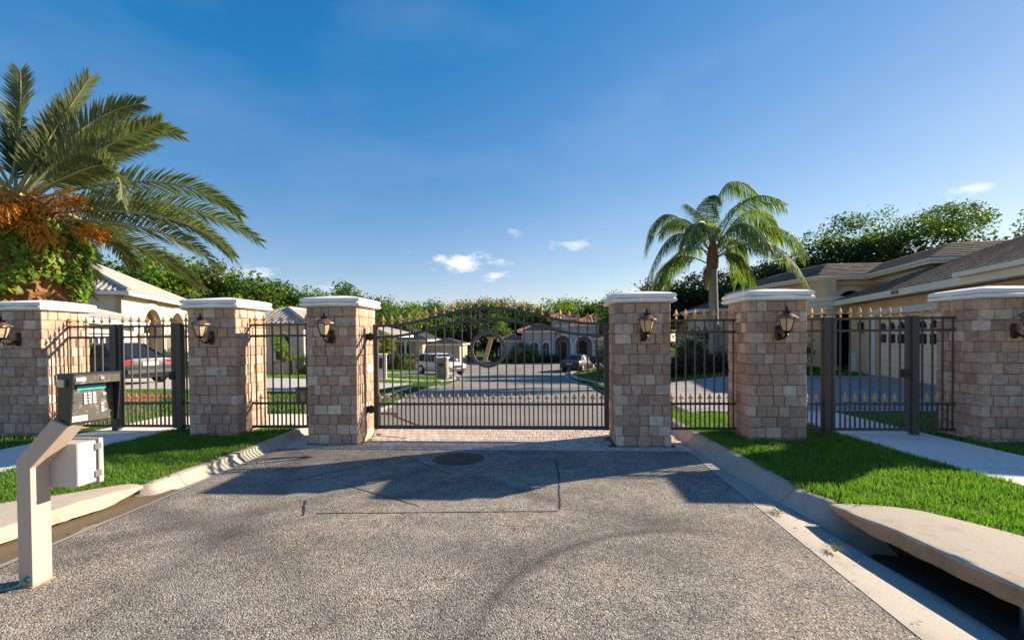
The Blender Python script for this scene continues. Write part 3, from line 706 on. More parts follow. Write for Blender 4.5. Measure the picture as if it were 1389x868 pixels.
# ================================================================== lanterns
def make_lantern():
    t = thing('wall_lantern', '', 'lantern')
    q = MB(); out_ = []
    for k in range(20):
        a = 2*PI*k/20; x = .05*math.copysign(abs(math.cos(a))**.6, math.cos(a)); z = .105*math.copysign(abs(math.sin(a))**.7, math.sin(a)); out_.append((x, z))
    V = [(x, 0, z) for x, z in out_]+[(x, -.018, z) for x, z in out_]+[(x*.75, -.028, z*.85) for x, z in out_]; n = 20
    q.add(V, [(i*n+k, i*n+(k+1) % n, (i+1)*n+(k+1) % n, (i+1)*n+k) for i in range(2) for k in range(n)]+[tuple(2*n+k for k in range(n))]); q.build('back_plate', 'lantern_bronze', t, 40)
    q = MB(); q.tube([(0, -.02, -.02), (0, -.07, -.06), (0, -.13, -.075), (0, -.19, -.06), (0, -.225, -.015), (0, -.23, .02)], [.014, .016, .017, .016, .015, .02], 8)
    q.tube([(0, -.03, -.045), (0, -.06, -.02), (0, -.09, -.03), (0, -.085, -.055)], [.008]*4, 6); q.build('arm', 'lantern_bronze', t, 50)
    cy = -.235; n = 6
    q = MB(); q.lathe([(.012, -.045), (.022, -.03), (.014, -.012), (.03, .0), (.058, .018), (.062, .028), (.05, .03)], 12, (0, cy, 0)); q.build('base_cup', 'lantern_bronze', t, 50)
    r0, z0, r1, z1 = .052, .028, .098, .195
    for k in range(n):
        a0 = 2*PI*k/n; a1 = 2*PI*(k+1)/n
        mid = lambda a, r, z: (r*math.cos(a), cy+r*math.sin(a), z)
        q = MB(); zs = [0, .35, .7, 1]; bul = [0, .008, .006, 0]
        V = []
        for s_, b_ in zip(zs, bul):
            r = r0+(r1-r0)*s_+b_; z = z0+(z1-z0)*s_
            V += [mid(a0, r, z), mid(a1, r, z), mid(a1, r-.004, z), mid(a0, r-.004, z)]
        q.add(V, [(i*4+j, i*4+(j+1) % 4, (i+1)*4+(j+1) % 4, (i+1)*4+j) for i in range(3) for j in range(4)]+[(0, 1, 2, 3), (12, 13, 14, 15)]); q.build('glass_pane', 'seeded_glass', t)
        q = MB(); q.tube([mid(a0, r0+.002, z0), mid(a0, r0+(r1-r0)*.35+.01, z0+(z1-z0)*.35), mid(a0, r0+(r1-r0)*.7+.008, z0+(z1-z0)*.7), mid(a0, r1+.003, z1)], .0065, 5); q.build('rib', 'lantern_bronze', t)
    q = MB(); q.lathe([(.006, .03), (.011, .035), (.011, .1), (.006, .105), (.01, .115), (.012, .135), (.004, .155)], 8, (0, cy, 0)); q.build('candle_bulb', 'bulb_glass', t, 50)
    q = MB(); V = []; prof = [(.1, .19), (.135, .196), (.133, .206), (.105, .222), (.07, .25), (.04, .262), (.035, .268)]
    N = 24
    for r, z in prof:
        for k in range(N):
            a = 2*PI*k/N; rr_ = r*(1+.045*math.cos(12*a)*(1 if r > .05 else 0)); V.append((rr_*math.cos(a), cy+rr_*math.sin(a), z))
    q.add(V, [(i*N+k, i*N+(k+1) % N, (i+1)*N+(k+1) % N, (i+1)*N+k) for i in range(len(prof)-1) for k in range(N)]+[tuple(range(N)), tuple((len(prof)-1)*N+k for k in range(N))]); rf = q.build('roof', 'copper_roof', t, 35)
    q = MB(); q.lathe([(.036, .262), (.05, .275), (.052, .285), (.03, .292), (.014, .3), (.02, .313), (.012, .322), (.016, .335), (.008, .35), (.001, .372)], 12, (0, cy, 0)); q.build('finial', 'lantern_bronze', rf, 50)
    return t
lan = make_lantern()
for i, (px, py, _) in enumerate(PILLARS):
    o = lan if i == 0 else copy_tree(lan)
    o.location = (px+PW/2, py+.001, 1.625)
    o['label'] = 'bronze and glass wall lantern on the pillar ' + ['in front of the date palm', 'between pedestrian gate and short fence', 'with the main gate hinges', 'at the free end of the main gate', 'on the lawn edge below the feathery palm', 'before the tan house garage'][i]
    o['group'] = 'wall lanterns on the pillars'

# ================================================================== iron gates and fences
def finial_mesh():
    q = MB()
    def sq(prof, fy=.6):
        V = []; n = 4
        for r, z in prof: V += [(r, 0, z), (0, r*fy, z), (-r, 0, z), (0, -r*fy, z)]
        q.add(V, [(i*4+k, i*4+(k+1) % 4, (i+1)*4+(k+1) % 4, (i+1)*4+k) for i in range(len(prof)-1) for k in range(4)]+[(0, 1, 2, 3)])
    sq([(.014, 0), (.02, .01), (.02, .022), (.011, .03), (.012, .045), (.026, .075), (.024, .09), (.012, .125), (.001, .155)], .7)
    for s_ in (-1, 1):
        q.tube([(s_*.006, 0, .04), (s_*.018, 0, .062), (s_*.032, 0, .072), (s_*.04, 0, .06), (s_*.037, 0, .05)], [.007, .009, .009, .007, .003], 5)
    ob = q.build('finial', 'gold_paint', None, 40); me = ob.data; bpy.data.objects.remove(ob); return me
FIN = finial_mesh()
def finial_small():
    me = FIN.copy()
    for v in me.vertices: v.co *= .9
    return me
FINS = finial_small()
BARH = {}
def bar_mesh(h, w_=.019):
    k = (round(h, 3), w_)
    if k not in BARH:
        q = MB(); q.box((-w_/2, -w_/2, 0), (w_/2, w_/2, h)); ob = q.build('picket', 'iron'); BARH[k] = ob.data; bpy.data.objects.remove(ob)
    return BARH[k]
def rail(t, name, x0, x1, z, h=.035, d=.03):
    q = MB(); q.box((x0, -d/2, z-h/2), (x1, d/2, z+h/2)); return q.build(name, 'iron', t)
def post(t, x, w_, z0, z1):
    q = MB(); q.cbox((x-w_/2, -w_/2, z0), (x+w_/2, w_/2, z1), .004); q.add([(x-w_/2-.004, -w_/2-.004, z1), (x+w_/2+.004, -w_/2-.004, z1), (x+w_/2+.004, w_/2+.004, z1), (x-w_/2-.004, w_/2+.004, z1), (x, 0, z1+.02)], [(0, 1, 4), (1, 2, 4), (2, 3, 4), (3, 0, 4), (3, 2, 1, 0)])
    return q.build('post', 'iron', t)
def picket(t, x, z0, z1, fz, mesh_f):
    p = link('picket', bar_mesh(z1-z0), t, (x, 0, z0))
    link('finial', mesh_f, p, (0, 0, z1-z0-.005), (0, 0, random.uniform(-.15, .15)))
def panel(t, x0, x1, sp=.14, start=None, zb=.19):
    rail(t, 'top_rail', x0, x1, 1.825); rail(t, 'upper_rail', x0, x1, 1.65); rail(t, 'middle_rail', x0, x1, .565); rail(t, 'bottom_rail', x0, x1, zb, .04)
    n = int((x1-x0-.04)/sp); st = start if start is not None else x0+(x1-x0-n*sp)/2
    for k in range(n+1):
        x = st+k*sp
        if x0+.01 < x < x1-.01: picket(t, x, zb, 1.85, 0, FIN)
    for k in range(-1, n+1):
        x = st+(k+.5)*sp
        if x0+.01 < x < x1-.01: picket(t, x, zb, .6, 0, FINS)
FY = 7.25
# short fixed panels either side of the main gate
t = thing('iron_fence_panel', 'black iron fence panel with gold spearheads between the hinge pillar and its neighbour', 'fence', (-4.17, FY, 0), 0, 'short fence panels beside the main gate'); panel(t, -.56, .56)
t = thing('iron_fence_panel', 'black iron fence panel with gold spearheads in front of the feathery palm', 'fence', (2.33, FY, 0), 0, 'short fence panels beside the main gate'); panel(t, -.53, .53)
# pedestrian openings: fixed panel, post, hinged leaf, post, fixed panel
def leaf_gate(label, xc, x0, x1):
    t = thing('pedestrian_gate', label, 'gate', (xc, FY, 0)); a, b = x0-xc, x1-xc
    post(t, a+.025, .05, .16, 1.85); post(t, b-.025, .05, .16, 1.85); panel(t, a+.05, b-.05)
    for z in (.4, 1.62): q = MB(); q.cbox((a-.035, -.03, z), (a+.01, .03, z+.13), .004); q.build('hinge', 'black_metal', t)
    q = MB(); q.cbox((b-.1, -.04, .95), (b-.01, .04, 1.08), .005); q.tube([(b-.06, -.04, 1.02), (b-.06, -.09, 1.02), (b-.13, -.09, 1.02)], .009, 6); q.build('latch', 'black_metal', t)
def side_panel(label, xa, xb, posts):
    xc = (xa+xb)/2; t = thing('iron_fence_panel', label, 'fence', (xc, FY, 0)); panel(t, xa-xc, xb-xc)
    for px_ in posts: post(t, px_-xc, .095, -.1, 1.85)
side_panel('narrow black iron fence panel with square post between lawn pillar and the open path gate', 3.64, 4.13, [4.165])
leaf_gate('black iron pedestrian gate with gold spearheads on the path to the tan house', 4.8, 4.235, 5.33)
side_panel('black iron fence panel with wide post next to the pillar by the garage', 5.47, 5.98, [5.4])
side_panel('black iron fence panel with post against the pillar before the date palm', -7.9, -7.12, [-7.07])
leaf_gate('black iron pedestrian gate with gold spearheads behind the keypad post', -6.5, -7.0, -6.02)
side_panel('narrow black iron fence panel with wide post beside the pillar near the keypad lawn', -5.9, -5.5, [-5.95])

# main gate
gt = thing('main_gate', 'wide black iron driveway gate with arched top, gold spearheads and letter medallion', 'gate', (-.89, FY, 0))
GL, GR = -1.79, 1.82
def bell(x):
    u = min(1, abs(x)/1.78); return (.5*(1+math.cos(PI*u)))**1.2
ztop = lambda x: 1.79+.265*bell(x)
zsec = lambda x: 1.615+.265*bell(x)
for x in (GL, GR): q = MB(); q.cbox((x-.035, -.035, .16), (x+.035, .035, 1.815), .004); q.build('post', 'iron', gt)
def crail(name, zf, h=.04, d=.032):
    q = MB(); N = 60; V = []
    for k in range(N+1):
        x = GL+.03+(GR-GL-.06)*k/N; z = zf(x); V += [(x, -d/2, z-h/2), (x, d/2, z-h/2), (x, d/2, z+h/2), (x, -d/2, z+h/2)]
    q.add(V, [(i*4+j, i*4+(j+1) % 4, (i+1)*4+(j+1) % 4, (i+1)*4+j) for i in range(N) for j in range(4)]+[(0, 1, 2, 3), (4*N, 4*N+1, 4*N+2, 4*N+3)]); q.build(name, 'iron', gt, 40)
crail('top_rail', ztop); crail('upper_rail', zsec)
rail(gt, 'middle_rail', GL+.03, GR-.03, .555); rail(gt, 'bottom_rail', GL+.03, GR-.03, .19, .055, .045)
RC, RR = (-.005, 1.405), .258
NP = 25; SP = .1392
for k in range(NP):
    x = (k-12)*SP+.005; zt_ = ztop(x)+.02
    dx = abs(x-RC[0]); q = MB(); h = .0095
    if dx < RR-.02:
        dz = math.sqrt(RR**2-dx*dx); q.box((-h, -h, 0), (h, h, RC[1]-dz-.19)); q.build('picket', 'iron', gt).location = (x, 0, .19); q = MB(); q.box((-h, -h, RC[1]+dz-.19), (h, h, zt_-.19))
    else: q.box((-h, -h, 0), (h, h, zt_-.19))
    p = q.build('picket', 'iron', gt); p.location = (x, 0, .19); link('finial', FIN, p, (0, 0, zt_-.195), (0, 0, random.uniform(-.15, .15)))
for k in range(NP+1):
    x = (k-12.5)*SP+.005
    if GL+.04 < x < GR-.04: picket(gt, x, .19, .595, 0, FINS)
q = MB(); N = 56; V = []
for k in range(N):
    a = 2*PI*k/N
    for r, y in ((RR-.026, -.024), (RR+.026, -.024), (RR+.026, .024), (RR-.026, .024)): V.append((RC[0]+r*math.cos(a), y, RC[1]+r*math.sin(a)))
q.add(V, [(i*4+j, i*4+(j+1) % 4, ((i+1) % N)*4+(j+1) % 4, ((i+1) % N)*4+j) for i in range(N) for j in range(4)]); q.build('medallion_ring', 'ring_iron', gt, 40)
# gold slanted capital letter I with serifs
sh = .29; prof = [(-.085, -.2), (.085, -.2), (.085, -.182), (.04, -.172), (.036, -.15), (.036, .15), (.04, .172), (.085, .182), (.085, .2), (-.085, .2), (-.085, .182), (-.04, .172), (-.036, .15), (-.036, -.15), (-.04, -.172), (-.085, -.182)]
q = MB(); n = len(prof); pts = [(RC[0]+x*.92+z*sh, RC[1]+z*.98) for x, z in prof]
q.add([(x, -.016, z) for x, z in pts]+[(x, .016, z) for x, z in pts], [tuple(range(n)), tuple(range(n, 2*n))[::-1]]+[(k, (k+1) % n, n+(k+1) % n, n+k) for k in range(n)])
lt = q.build('letter', 'gold_paint', gt); lt['label'] = 'gold slanted letter I'
q = MB(); q.tube([(RC[0]+.075, 0, RC[1]+.185), (RC[0]+.085, 0, RC[1]+.25)], .008, 6); q.tube([(RC[0]-.06, 0, RC[1]-.19), (RC[0]-.07, 0, RC[1]-.25)], .008, 6); q.build('letter_stay', 'iron', gt)
for z in (.47, 1.62):
    q = MB(); q.cbox((GL-.16, -.035, z-.05), (GL-.03, .035, z+.05), .006); q.tube([(GL-.09, 0, z-.065), (GL-.09, 0, z+.065)], .022, 10); q.build('hinge', 'black_metal', gt)
q = MB(); q.cbox((GR-.03, .03, .9), (GR+.03, .07, 1.05), .005); q.build('latch_plate', 'black_metal', gt)
# rusty opener arm behind the gate
oa = thing('gate_opener_arm', 'rusty brown swing gate opener arm behind the lower bars', 'gate opener', (-3.15, 7.95, 0))
q = MB(); q.cbox((-.1, -.12, -.05), (.2, .12, .26), .02); q.build('opener_box', 'grey_dark', oa)
q = MB(); q.tube([(.05, 0, .3), (.62, -.12, .3)], [.022, .022], 8); q.build('arm', 'rust', oa, 40)
q = MB(); q.tube([(.55, -.1, .26), (1.2, -.52, .14)], [.018, .016], 8); q.build('arm_link', 'rust', oa, 40)

# ================================================================== keypad post
kp = thing('keypad_post', 'beige gooseneck post with black intercom keypad head beside the road', 'keypad post', (-3.39, 2.86, 0)); KL = Vector(kp.location)
def kadd(q, name, m, parent=kp, smooth=None):
    L = KL if parent is kp else KL
    q.v = [tuple(Vector(p)-L) for p in q.v]; return q.build(name, m, parent, smooth)
x0, x1, y0, y1 = -3.435, -3.335, 2.8, 2.925
q = MB(); prof = [(x0, -.02), (x1, -.02), (x1, .775), (x1+.27, 1.05), (x0+.25, 1.09), (x0, .825)]; n = len(prof)
q.add([(x, y0, z) for x, z in prof]+[(x, y1, z) for x, z in prof], [(0, 1, 2, 5), (5, 2, 3, 4), (n, n+5, n+2, n+1), (n+5, n+4, n+3, n+2)]+[(k, (k+1) % n, n+(k+1) % n, n+k) for k in range(n)]); sh_ = kadd(q, 'gooseneck', 'post_beige')
bv_ = sh_.modifiers.new('bevel', 'BEVEL'); bv_.width = .006; bv_.segments = 2; bv_.limit_method = 'ANGLE'; bv_.angle_limit = math.radians(40)
q = MB(); q.cbox((x0-.012, y0-.012, -.02), (x1+.012, y1+.012, .006), .002); kadd(q, 'base_plate', 'slab_edge')
aa = math.radians(76); nv = Vector((math.sin(aa), -math.cos(aa), 0)); tv = Vector((math.cos(aa), math.sin(aa), 0)); hc = Vector((-3.02, 2.94, 0))
HM = Matrix(((tv.x, nv.x, 0, hc.x), (tv.y, nv.y, 0, hc.y), (0, 0, 1, 1.05), (0, 0, 0, 1)))
def hp(x, y, z): return HM @ Vector((x, y, z))
HW = .14
q = MB()
for s_ in (-1, 1):
    pr = [(-.12, 0), (.0, 0), (.04, .335), (-.12, .335)]; xa, xb = (s_*HW, s_*(HW-.008))
    q.add([hp(xa, y, z) for y, z in pr]+[hp(xb, y, z) for y, z in pr], [(0, 1, 2, 3), (4, 7, 6, 5)]+[(k, (k+1) % 4, 4+(k+1) % 4, 4+k) for k in range(4)])
q.box((-HW+.008, -.12, .0), (HW-.008, -.11, .335), HM); q.box((-HW+.008, -.11, .325), (HW-.008, .04, .335), HM); q.box((-HW+.008, -.12, 0), (HW-.008, -.02, .008), HM)
hd = kadd(q, 'hood', 'black_metal')
q = MB(); q.box((-HW+.009, .022, .268), (HW-.009, .036, .324), HM); kadd(q, 'visor', 'keypad_plate')
fp = lambda x, z, d=0: hp(x, -.026+.0*z+d-.012*(z/.3), z)
q = MB(); V = [fp(-.13, .012), fp(.13, .012), fp(.13, .3), fp(-.13, .3), fp(-.13, .012, -.015), fp(.13, .012, -.015), fp(.13, .3, -.015), fp(-.13, .3, -.015)]
q.add(V, [(0, 1, 2, 3), (4, 7, 6, 5), (0, 4, 5, 1), (1, 5, 6, 2), (2, 6, 7, 3), (3, 7, 4, 0)]); face = kadd(q, 'face_plate', 'keypad_plate')
def onface(name, m, x, z, w_, h_, d=.004, par=kp):
    q = MB(); V = [fp(x-w_/2, z-h_/2, .0015), fp(x+w_/2, z-h_/2, .0015), fp(x+w_/2, z+h_/2, .0015), fp(x-w_/2, z+h_/2, .0015), fp(x-w_/2, z-h_/2, d), fp(x+w_/2, z-h_/2, d), fp(x+w_/2, z+h_/2, d), fp(x-w_/2, z+h_/2, d)]
    q.add(V, [(4, 5, 6, 7), (0, 1, 5, 4), (1, 2, 6, 5), (2, 3, 7, 6), (3, 0, 4, 7)]); return kadd(q, name, m, par)
def disc(name, m, x, z, r, d=.004):
    q = MB(); N = 16; V = [fp(x+r*math.cos(2*PI*k/N), z+r*math.sin(2*PI*k/N), .001) for k in range(N)]+[fp(x+r*math.cos(2*PI*k/N), z+r*math.sin(2*PI*k/N), d) for k in range(N)]
    q.add(V, [tuple(N+k for k in range(N))]+[(k, (k+1) % N, N+(k+1) % N, N+k) for k in range(N)]); return kadd(q, name, m)
onface('screen_bezel', 'black_metal', .012, .236, .2, .034, .003); onface('screen', 'teal_lcd', -.0, .236, .165, .024, .006)
for r in range(4):
    for c in range(3): onface('key', 'white_plastic', -.012+(c-1)*.026, .195-r*.02, .017, .013, .007)
disc('speaker_grille', 'grey_dark', -.085, .165, .026); disc('microphone', 'steel', .075, .185, .012)
for z in (.12, .095, .072): disc('button', 'grey_enclosure', .06, z, .01)
disc('lock', 'steel', .105, .065, .007); onface('sticker', 'white_plastic', -.075, .038, .09, .035, .003)
q = MB(); q.cbox((-.125, .037, .285), (-.07, .041, .31), .001, HM); kadd(q, 'name_badge', 'grey_enclosure')
q = MB(); q.cbox((.01, .037, .285), (.035, .042, .312), .002, HM); kadd(q, 'badge', 'steel')
q = MB(); q.cbox((-HW-.02, -.085, .25), (-HW, -.025, .3), .003, HM); kadd(q, 'side_lamp', 'steel')
# grey enclosure on the back of the post
q = MB(); q.cbox((-3.4, 2.925, .615), (-3.14, 3.06, .905), .006); kadd(q, 'enclosure', 'grey_enclosure')
q = MB(); q.cbox((-3.41, 3.066, .605), (-3.125, 3.1, .915), .005); kadd(q, 'enclosure_door', 'grey_enclosure')
q = MB(); q.box((-3.39, 3.056, .62), (-3.138, 3.068, .9)); kadd(q, 'door_gasket', 'grey_dark')
for z in (.65, .84): q = MB(); q.cbox((-3.14, 3.045, z), (-3.122, 3.085, z+.045), .003); kadd(q, 'hinge', 'steel')
for z in (.63, .89): q = MB(); q.cbox((-3.155, 2.92, z-.004), (-3.147, 2.926, z+.004), .001); kadd(q, 'screw', 'steel')
q = MB(); N = 12
q.lathe([(.022, 0), (.022, .006), (.015, .012), (.001, .013)], N); q.v = [tuple(Vector((-3.37+x, 2.8-z, .05+y))) for x, y, z in q.v]; kadd(q, 'conduit_fitting', 'green_plastic')
q = MB(); q.tube([(-3.37, 2.788, .045), (-3.41, 2.75, .02), (-3.5, 2.72, .012), (-3.62, 2.73, .012), (-3.8, 2.78, .012)], .008, 6); kadd(q, 'conduit', 'green_plastic', kp, 40)

# ================================================================== grass
def blades(name, n, region, mask, hgt, wid, m, label, zf=ground_z, lean=.6):
    xa, xb, ya, yb = region; px = rng.uniform(xa, xb, n); py = rng.uniform(ya, yb, n); k = mask(px, py); px, py = px[k], py[k]; n = len(px)
    z = zf(px, py); a = rng.uniform(0, 2*PI, n); h = hgt*rng.uniform(.55, 1.25, n); l = h*rng.uniform(.1, lean*1.3, n); wd = wid*rng.uniform(.7, 1.3, n)
    clump = .5+.5*np.sin(px*7.3+np.sin(py*5.1)*2)*np.sin(py*8.7+px*3.3); h = h*(.75+.5*clump)
    dx, dy = np.cos(a), np.sin(a); b = rng.uniform(0, 2*PI, n); lx, ly = np.cos(b)*l, np.sin(b)*l
    P = np.stack([px, py, z-.01], -1); W = np.stack([dx*wd/2, dy*wd/2, 0*wd], -1); M1 = P+np.stack([lx*.35, ly*.35, h*.6], -1); T = P+np.stack([lx, ly, h], -1)
    V = np.stack([P-W, P+W, M1+W*.8, M1-W*.8, T+W*.15, T-W*.15], 1).reshape(-1, 3); i = np.arange(n)*6
    Qd = np.concatenate([np.stack([i, i+1, i+2, i+3], -1), np.stack([i+3, i+2, i+4, i+5], -1)])
    return tag(mesh_np(name, V, Qd, m), label, 'grass', None, 'stuff')
WL1 = lambda y: np.interp(y, [0, 4, 6, 9], [4.9, 4.72, 4.48, 4.3]); WR1 = lambda y: np.interp(y, [0, 4, 6, 9], [6.1, 5.95, 5.72, 5.5])
WL2 = lambda y: np.interp(y, [0, 4, 6, 7.5, 9], [-7.6, -7.5, -7.45, -7.4, -7.4]); WR2 = lambda y: np.interp(y, [0, 4, 6, 7, 9], [-6.1, -6.15, -6.25, -6.15, -5.6])
def nopillar(x, y):
    k = np.ones_like(x, bool)
    for a, b, _ in PILLARS: k &= ~((x > a-.01) & (x < a+PW+.01) & (y > b-.01) & (y < b+PW+.01))
    return k
mR = lambda x, y: nopillar(x, y) & (x > KB_R(y)+.01+.03*np.sin(y*9)) & ((x < WL1(y)-.01) | (x > WR1(y)+.02))
blades('grass', 84000, (2.2, 4.9, 1.2, 9.2), mR, .062, .0075, 'grass_blade', 'thick bright green lawn between the kerb and the path to the tan house')
blades('grass', 36000, (5.4, 9.5, 2.6, 9.3), lambda x, y: nopillar(x, y) & (x > WR1(y)+.02), .055, .008, 'grass_blade', 'dark green grass beyond the path in front of the garage side pillar')
mL = lambda x, y: nopillar(x, y) & (x < KB_L(y)-.01-.03*np.sin(y*9)) & (x > WR2(y)+.02) & ((y < 7.66) | (x < -5.75))
blades('grass', 76000, (-6.3, -4.05, 1.2, 7.7), mL, .058, .0078, 'grass_blade', 'green lawn strip between kerb and path behind the keypad post')
blades('grass', 20000, (-12, -7.4, 2.6, 8.2), lambda x, y: nopillar(x, y) & (x < WL2(y)-.02), .055, .009, 'grass_blade', 'shaded grass beyond the path before the palm side pillar')
blades('grass', 2600, (-4.6, -4.0, 3.9, 6.6), lambda x, y: (x < KB_L(y)+.05) & (x > KB_L(y)-.14), .05, .006, 'grass_dry', 'dry straw coloured grass along the kerb near the keypad', lambda x, y: 0*x+.1)
blades('grass', 2200, (2.2, 3.6, 3.4, 7.2), lambda x, y: (x > KB_R(y)-.05) & (x < KB_R(y)+.09), .045, .006, 'grass_dry', 'dry straw coloured grass fringe along the kerb and drain lid', lambda x, y: 0*x+.1)
def mfar(x, y):
    d1 = (y > 9.3) & (y < 17.5) & (x > 1.7) & (x < 13.6); d2 = (y > 13.3) & (y < 19.6) & (x < -4); d3 = (y > 23.1) & (y < 25.7) & (x < -4); d4 = (y > 34.4) & (y < 40.1) & (x < -5)
    return ~(d1 | d2 | d3 | d4) & ~in_road(x, y, .65)
blades('grass', 42000, (-14, -4.1, 7.7, 13.4), lambda x, y: mfar(x, y) & ~((x > -5.75) & (y < 8.95)) & ~((x < WR2(y)+.02) & (x > WL2(y)-.02) & (y < 8.7)), .06, .014, 'grass_blade', 'lawn behind the fence in front of the pale driveway of the cream house')
blades('grass', 60000, (-24, 14, 17.3, 44), mfar, .085, .03, 'grass_blade', 'mown lawns of the lots along the inner street')
for x, y, lab in ((2.05, 4.32, 'small tuft of dry brown grass in the gutter by the lid end of the kerb'), (2.13, 3.62, 'small tuft of dry orange grass at the asphalt edge below the drain lid')):
    n = 60; V = []; Qd = []
    for k in range(n):
        a = random.uniform(0, 2*PI); r = random.uniform(0, .05); L_ = random.uniform(.03, .08); c = Vector((x+r*math.cos(a), y+r*1.3*math.sin(a), .004)); d = Vector((math.cos(a*3), math.sin(a*3), random.uniform(.1, .6)))*L_; s_ = Vector((-d.y, d.x, 0)).normalized()*.003
        i = len(V); V += [c-s_, c+s_, c+d+s_*.3, c+d-s_*.3]; Qd.append((i, i+1, i+2, i+3))
    tag(mesh_np('dry_tuft', [tuple(v) for v in V], Qd, 'grass_dry'), lab, 'dry grass')

# ================================================================== foliage generators
def leaf_cloud(cent, sig, per, leaf, seed, up=.35, asp=.55):
    r = np.random.default_rng(seed); n = len(cent)*per
    P = np.repeat(cent, per, 0)+r.normal(0, 1, (n, 3))*np.asarray(sig)
    N = r.normal(0, 1, (n, 3)); N[:, 2] = np.abs(N[:, 2])+up; N /= np.linalg.norm(N, axis=1)[:, None]
    T = np.cross(N, r.normal(0, 1, (n, 3))); T /= np.linalg.norm(T, axis=1)[:, None]; B = np.cross(N, T)
    s = leaf*r.uniform(.6, 1.35, n)[:, None]
    V = np.stack([P-T*s*.5, P+B*s*asp*.5+N*s*.06, P+T*s*.5-N*s*.08, P-B*s*asp*.5+N*s*.06], 1).reshape(-1, 3); i = np.arange(n)*4
    return V, np.stack([i, i+1, i+2, i+3], -1)
def crown_points(seed, rx, rz, zc, lobes, per_lobe, lr=(.32, .5), flat=1.0):
    r = np.random.default_rng(seed); C = []; LC = []
    for k in range(lobes):
        d = r.normal(0, 1, 3); d /= np.linalg.norm(d); d[2] = d[2]*.8+.1; q = r.uniform(.35, .8)
        c = np.array([d[0]*rx*q, d[1]*rx*q, zc+d[2]*rz*q]); R = r.uniform(*lr)*rx; LC.append(c)
        u = r.normal(0, 1, (per_lobe, 3)); u /= np.linalg.norm(u, axis=1)[:, None]; u *= (r.uniform(.45, 1.0, per_lobe)**.5)[:, None]*R; u[:, 2] *= flat
        C.append(c+u)
    return np.concatenate(C), LC
def make_tree(name, label, cat, seed, H, rx, rz, leaf, m, lobes=14, per_lobe=26, per=16, sig=.3, trunk_r=.2, lr=(.32, .5), flat=.85, group=None, bark='bark'):
    t = thing(name, label, cat, (0, 0, 0), 0, group); zc = H-rz
    C, LC = crown_points(seed, rx, rz, zc, lobes, per_lobe, lr, flat)
    C[:, 2] = np.minimum(C[:, 2], H)
    V, Qd = leaf_cloud(C, (sig, sig, sig*.8), per, leaf, seed+1); mesh_np('crown', V, Qd, m, t)
    q = MB(); r = random.Random(seed); th = max(.3, zc-rz*.55)
    q.tube([(0, 0, -.3), (r.uniform(-.1, .1), r.uniform(-.1, .1), th*.5), (r.uniform(-.2, .2), r.uniform(-.2, .2), th), (0, 0, zc+rz*.3)], [trunk_r*1.2, trunk_r, trunk_r*.85, trunk_r*.3], 8)
    for c in LC[:10]:
        q.tube([(0, 0, th*r.uniform(.75, 1)), (c[0]*.5, c[1]*.5, (th+c[2])/2), tuple(c)], [trunk_r*.5, trunk_r*.3, trunk_r*.08], 5)
    q.build('trunk', bark, t, 60); return t
def place(o, x, y, s=1, rz=0, z=None, sz=None, label=None, group=None):
    o.location = (x, y, float(base(x, y)) if z is None else z); o.rotation_euler = (0, 0, rz); o.scale = (s, s, sz or s)
    if label: o['label'] = label
    if group: o['group'] = group
    return o

# woodland behind the houses
PROTO = [make_tree('woodland_tree', '', 'tree', 21, 9, 3.6, 3.4, .34, 'leaf_bright', 16, 26, 16, .36, .2),
         make_tree('woodland_tree', '', 'tree', 33, 9, 3.4, 3.6, .32, 'leaf_wood', 18, 24, 16, .34, .22),
         make_tree('woodland_tree', '', 'tree', 47, 9, 3.0, 3.9, .32, 'leaf_olive', 15, 26, 15, .36, .2),
         make_tree('woodland_tree', '', 'tree', 58, 9, 3.8, 3.3, .34, 'leaf_dark', 17, 26, 16, .36, .22)]
EXTRA = [(0, -25.5, 68, 9.4), (0, -15.5, 73, 9.7), (0, -11, 73, 9.9), (1, -6, 74, 9.8), (0, -1.5, 72, 9.6), (0, 2.8, 71, 9.7), (0, 7.4, 72, 9.8), (1, 12, 71, 9.9), (0, 16.5, 70, 9.6), (0, -20, 62, 8.6), (1, -17.5, 50.5, 7.2)]
LABS = ['bright green leafy tree in the wood behind the houses', 'mid green leafy tree in the wood behind the houses', 'olive green tree in the wood behind the houses', 'dark green tree in the wood behind the houses']
used = [False]*4
def WH(x, y): return 'behind the tan house' if x > 5.5 and y < 50 else ('behind the cream house' if x < -19 and y < 60 else 'behind the terracotta roofed house')
def wood(kind, x, y, H, rz=None):
    p = PROTO[kind]; o = p if not used[kind] else copy_tree(p); used[kind] = True
    z = float(base(x, y)); return place(o, x, y, H/9, random.uniform(0, 6.28) if rz is None else rz, z, None, LABS[kind].replace('behind the houses', WH(x, y)), ['bright', 'mid green', 'olive', 'dark'][kind]+' trees '+WH(x, y))
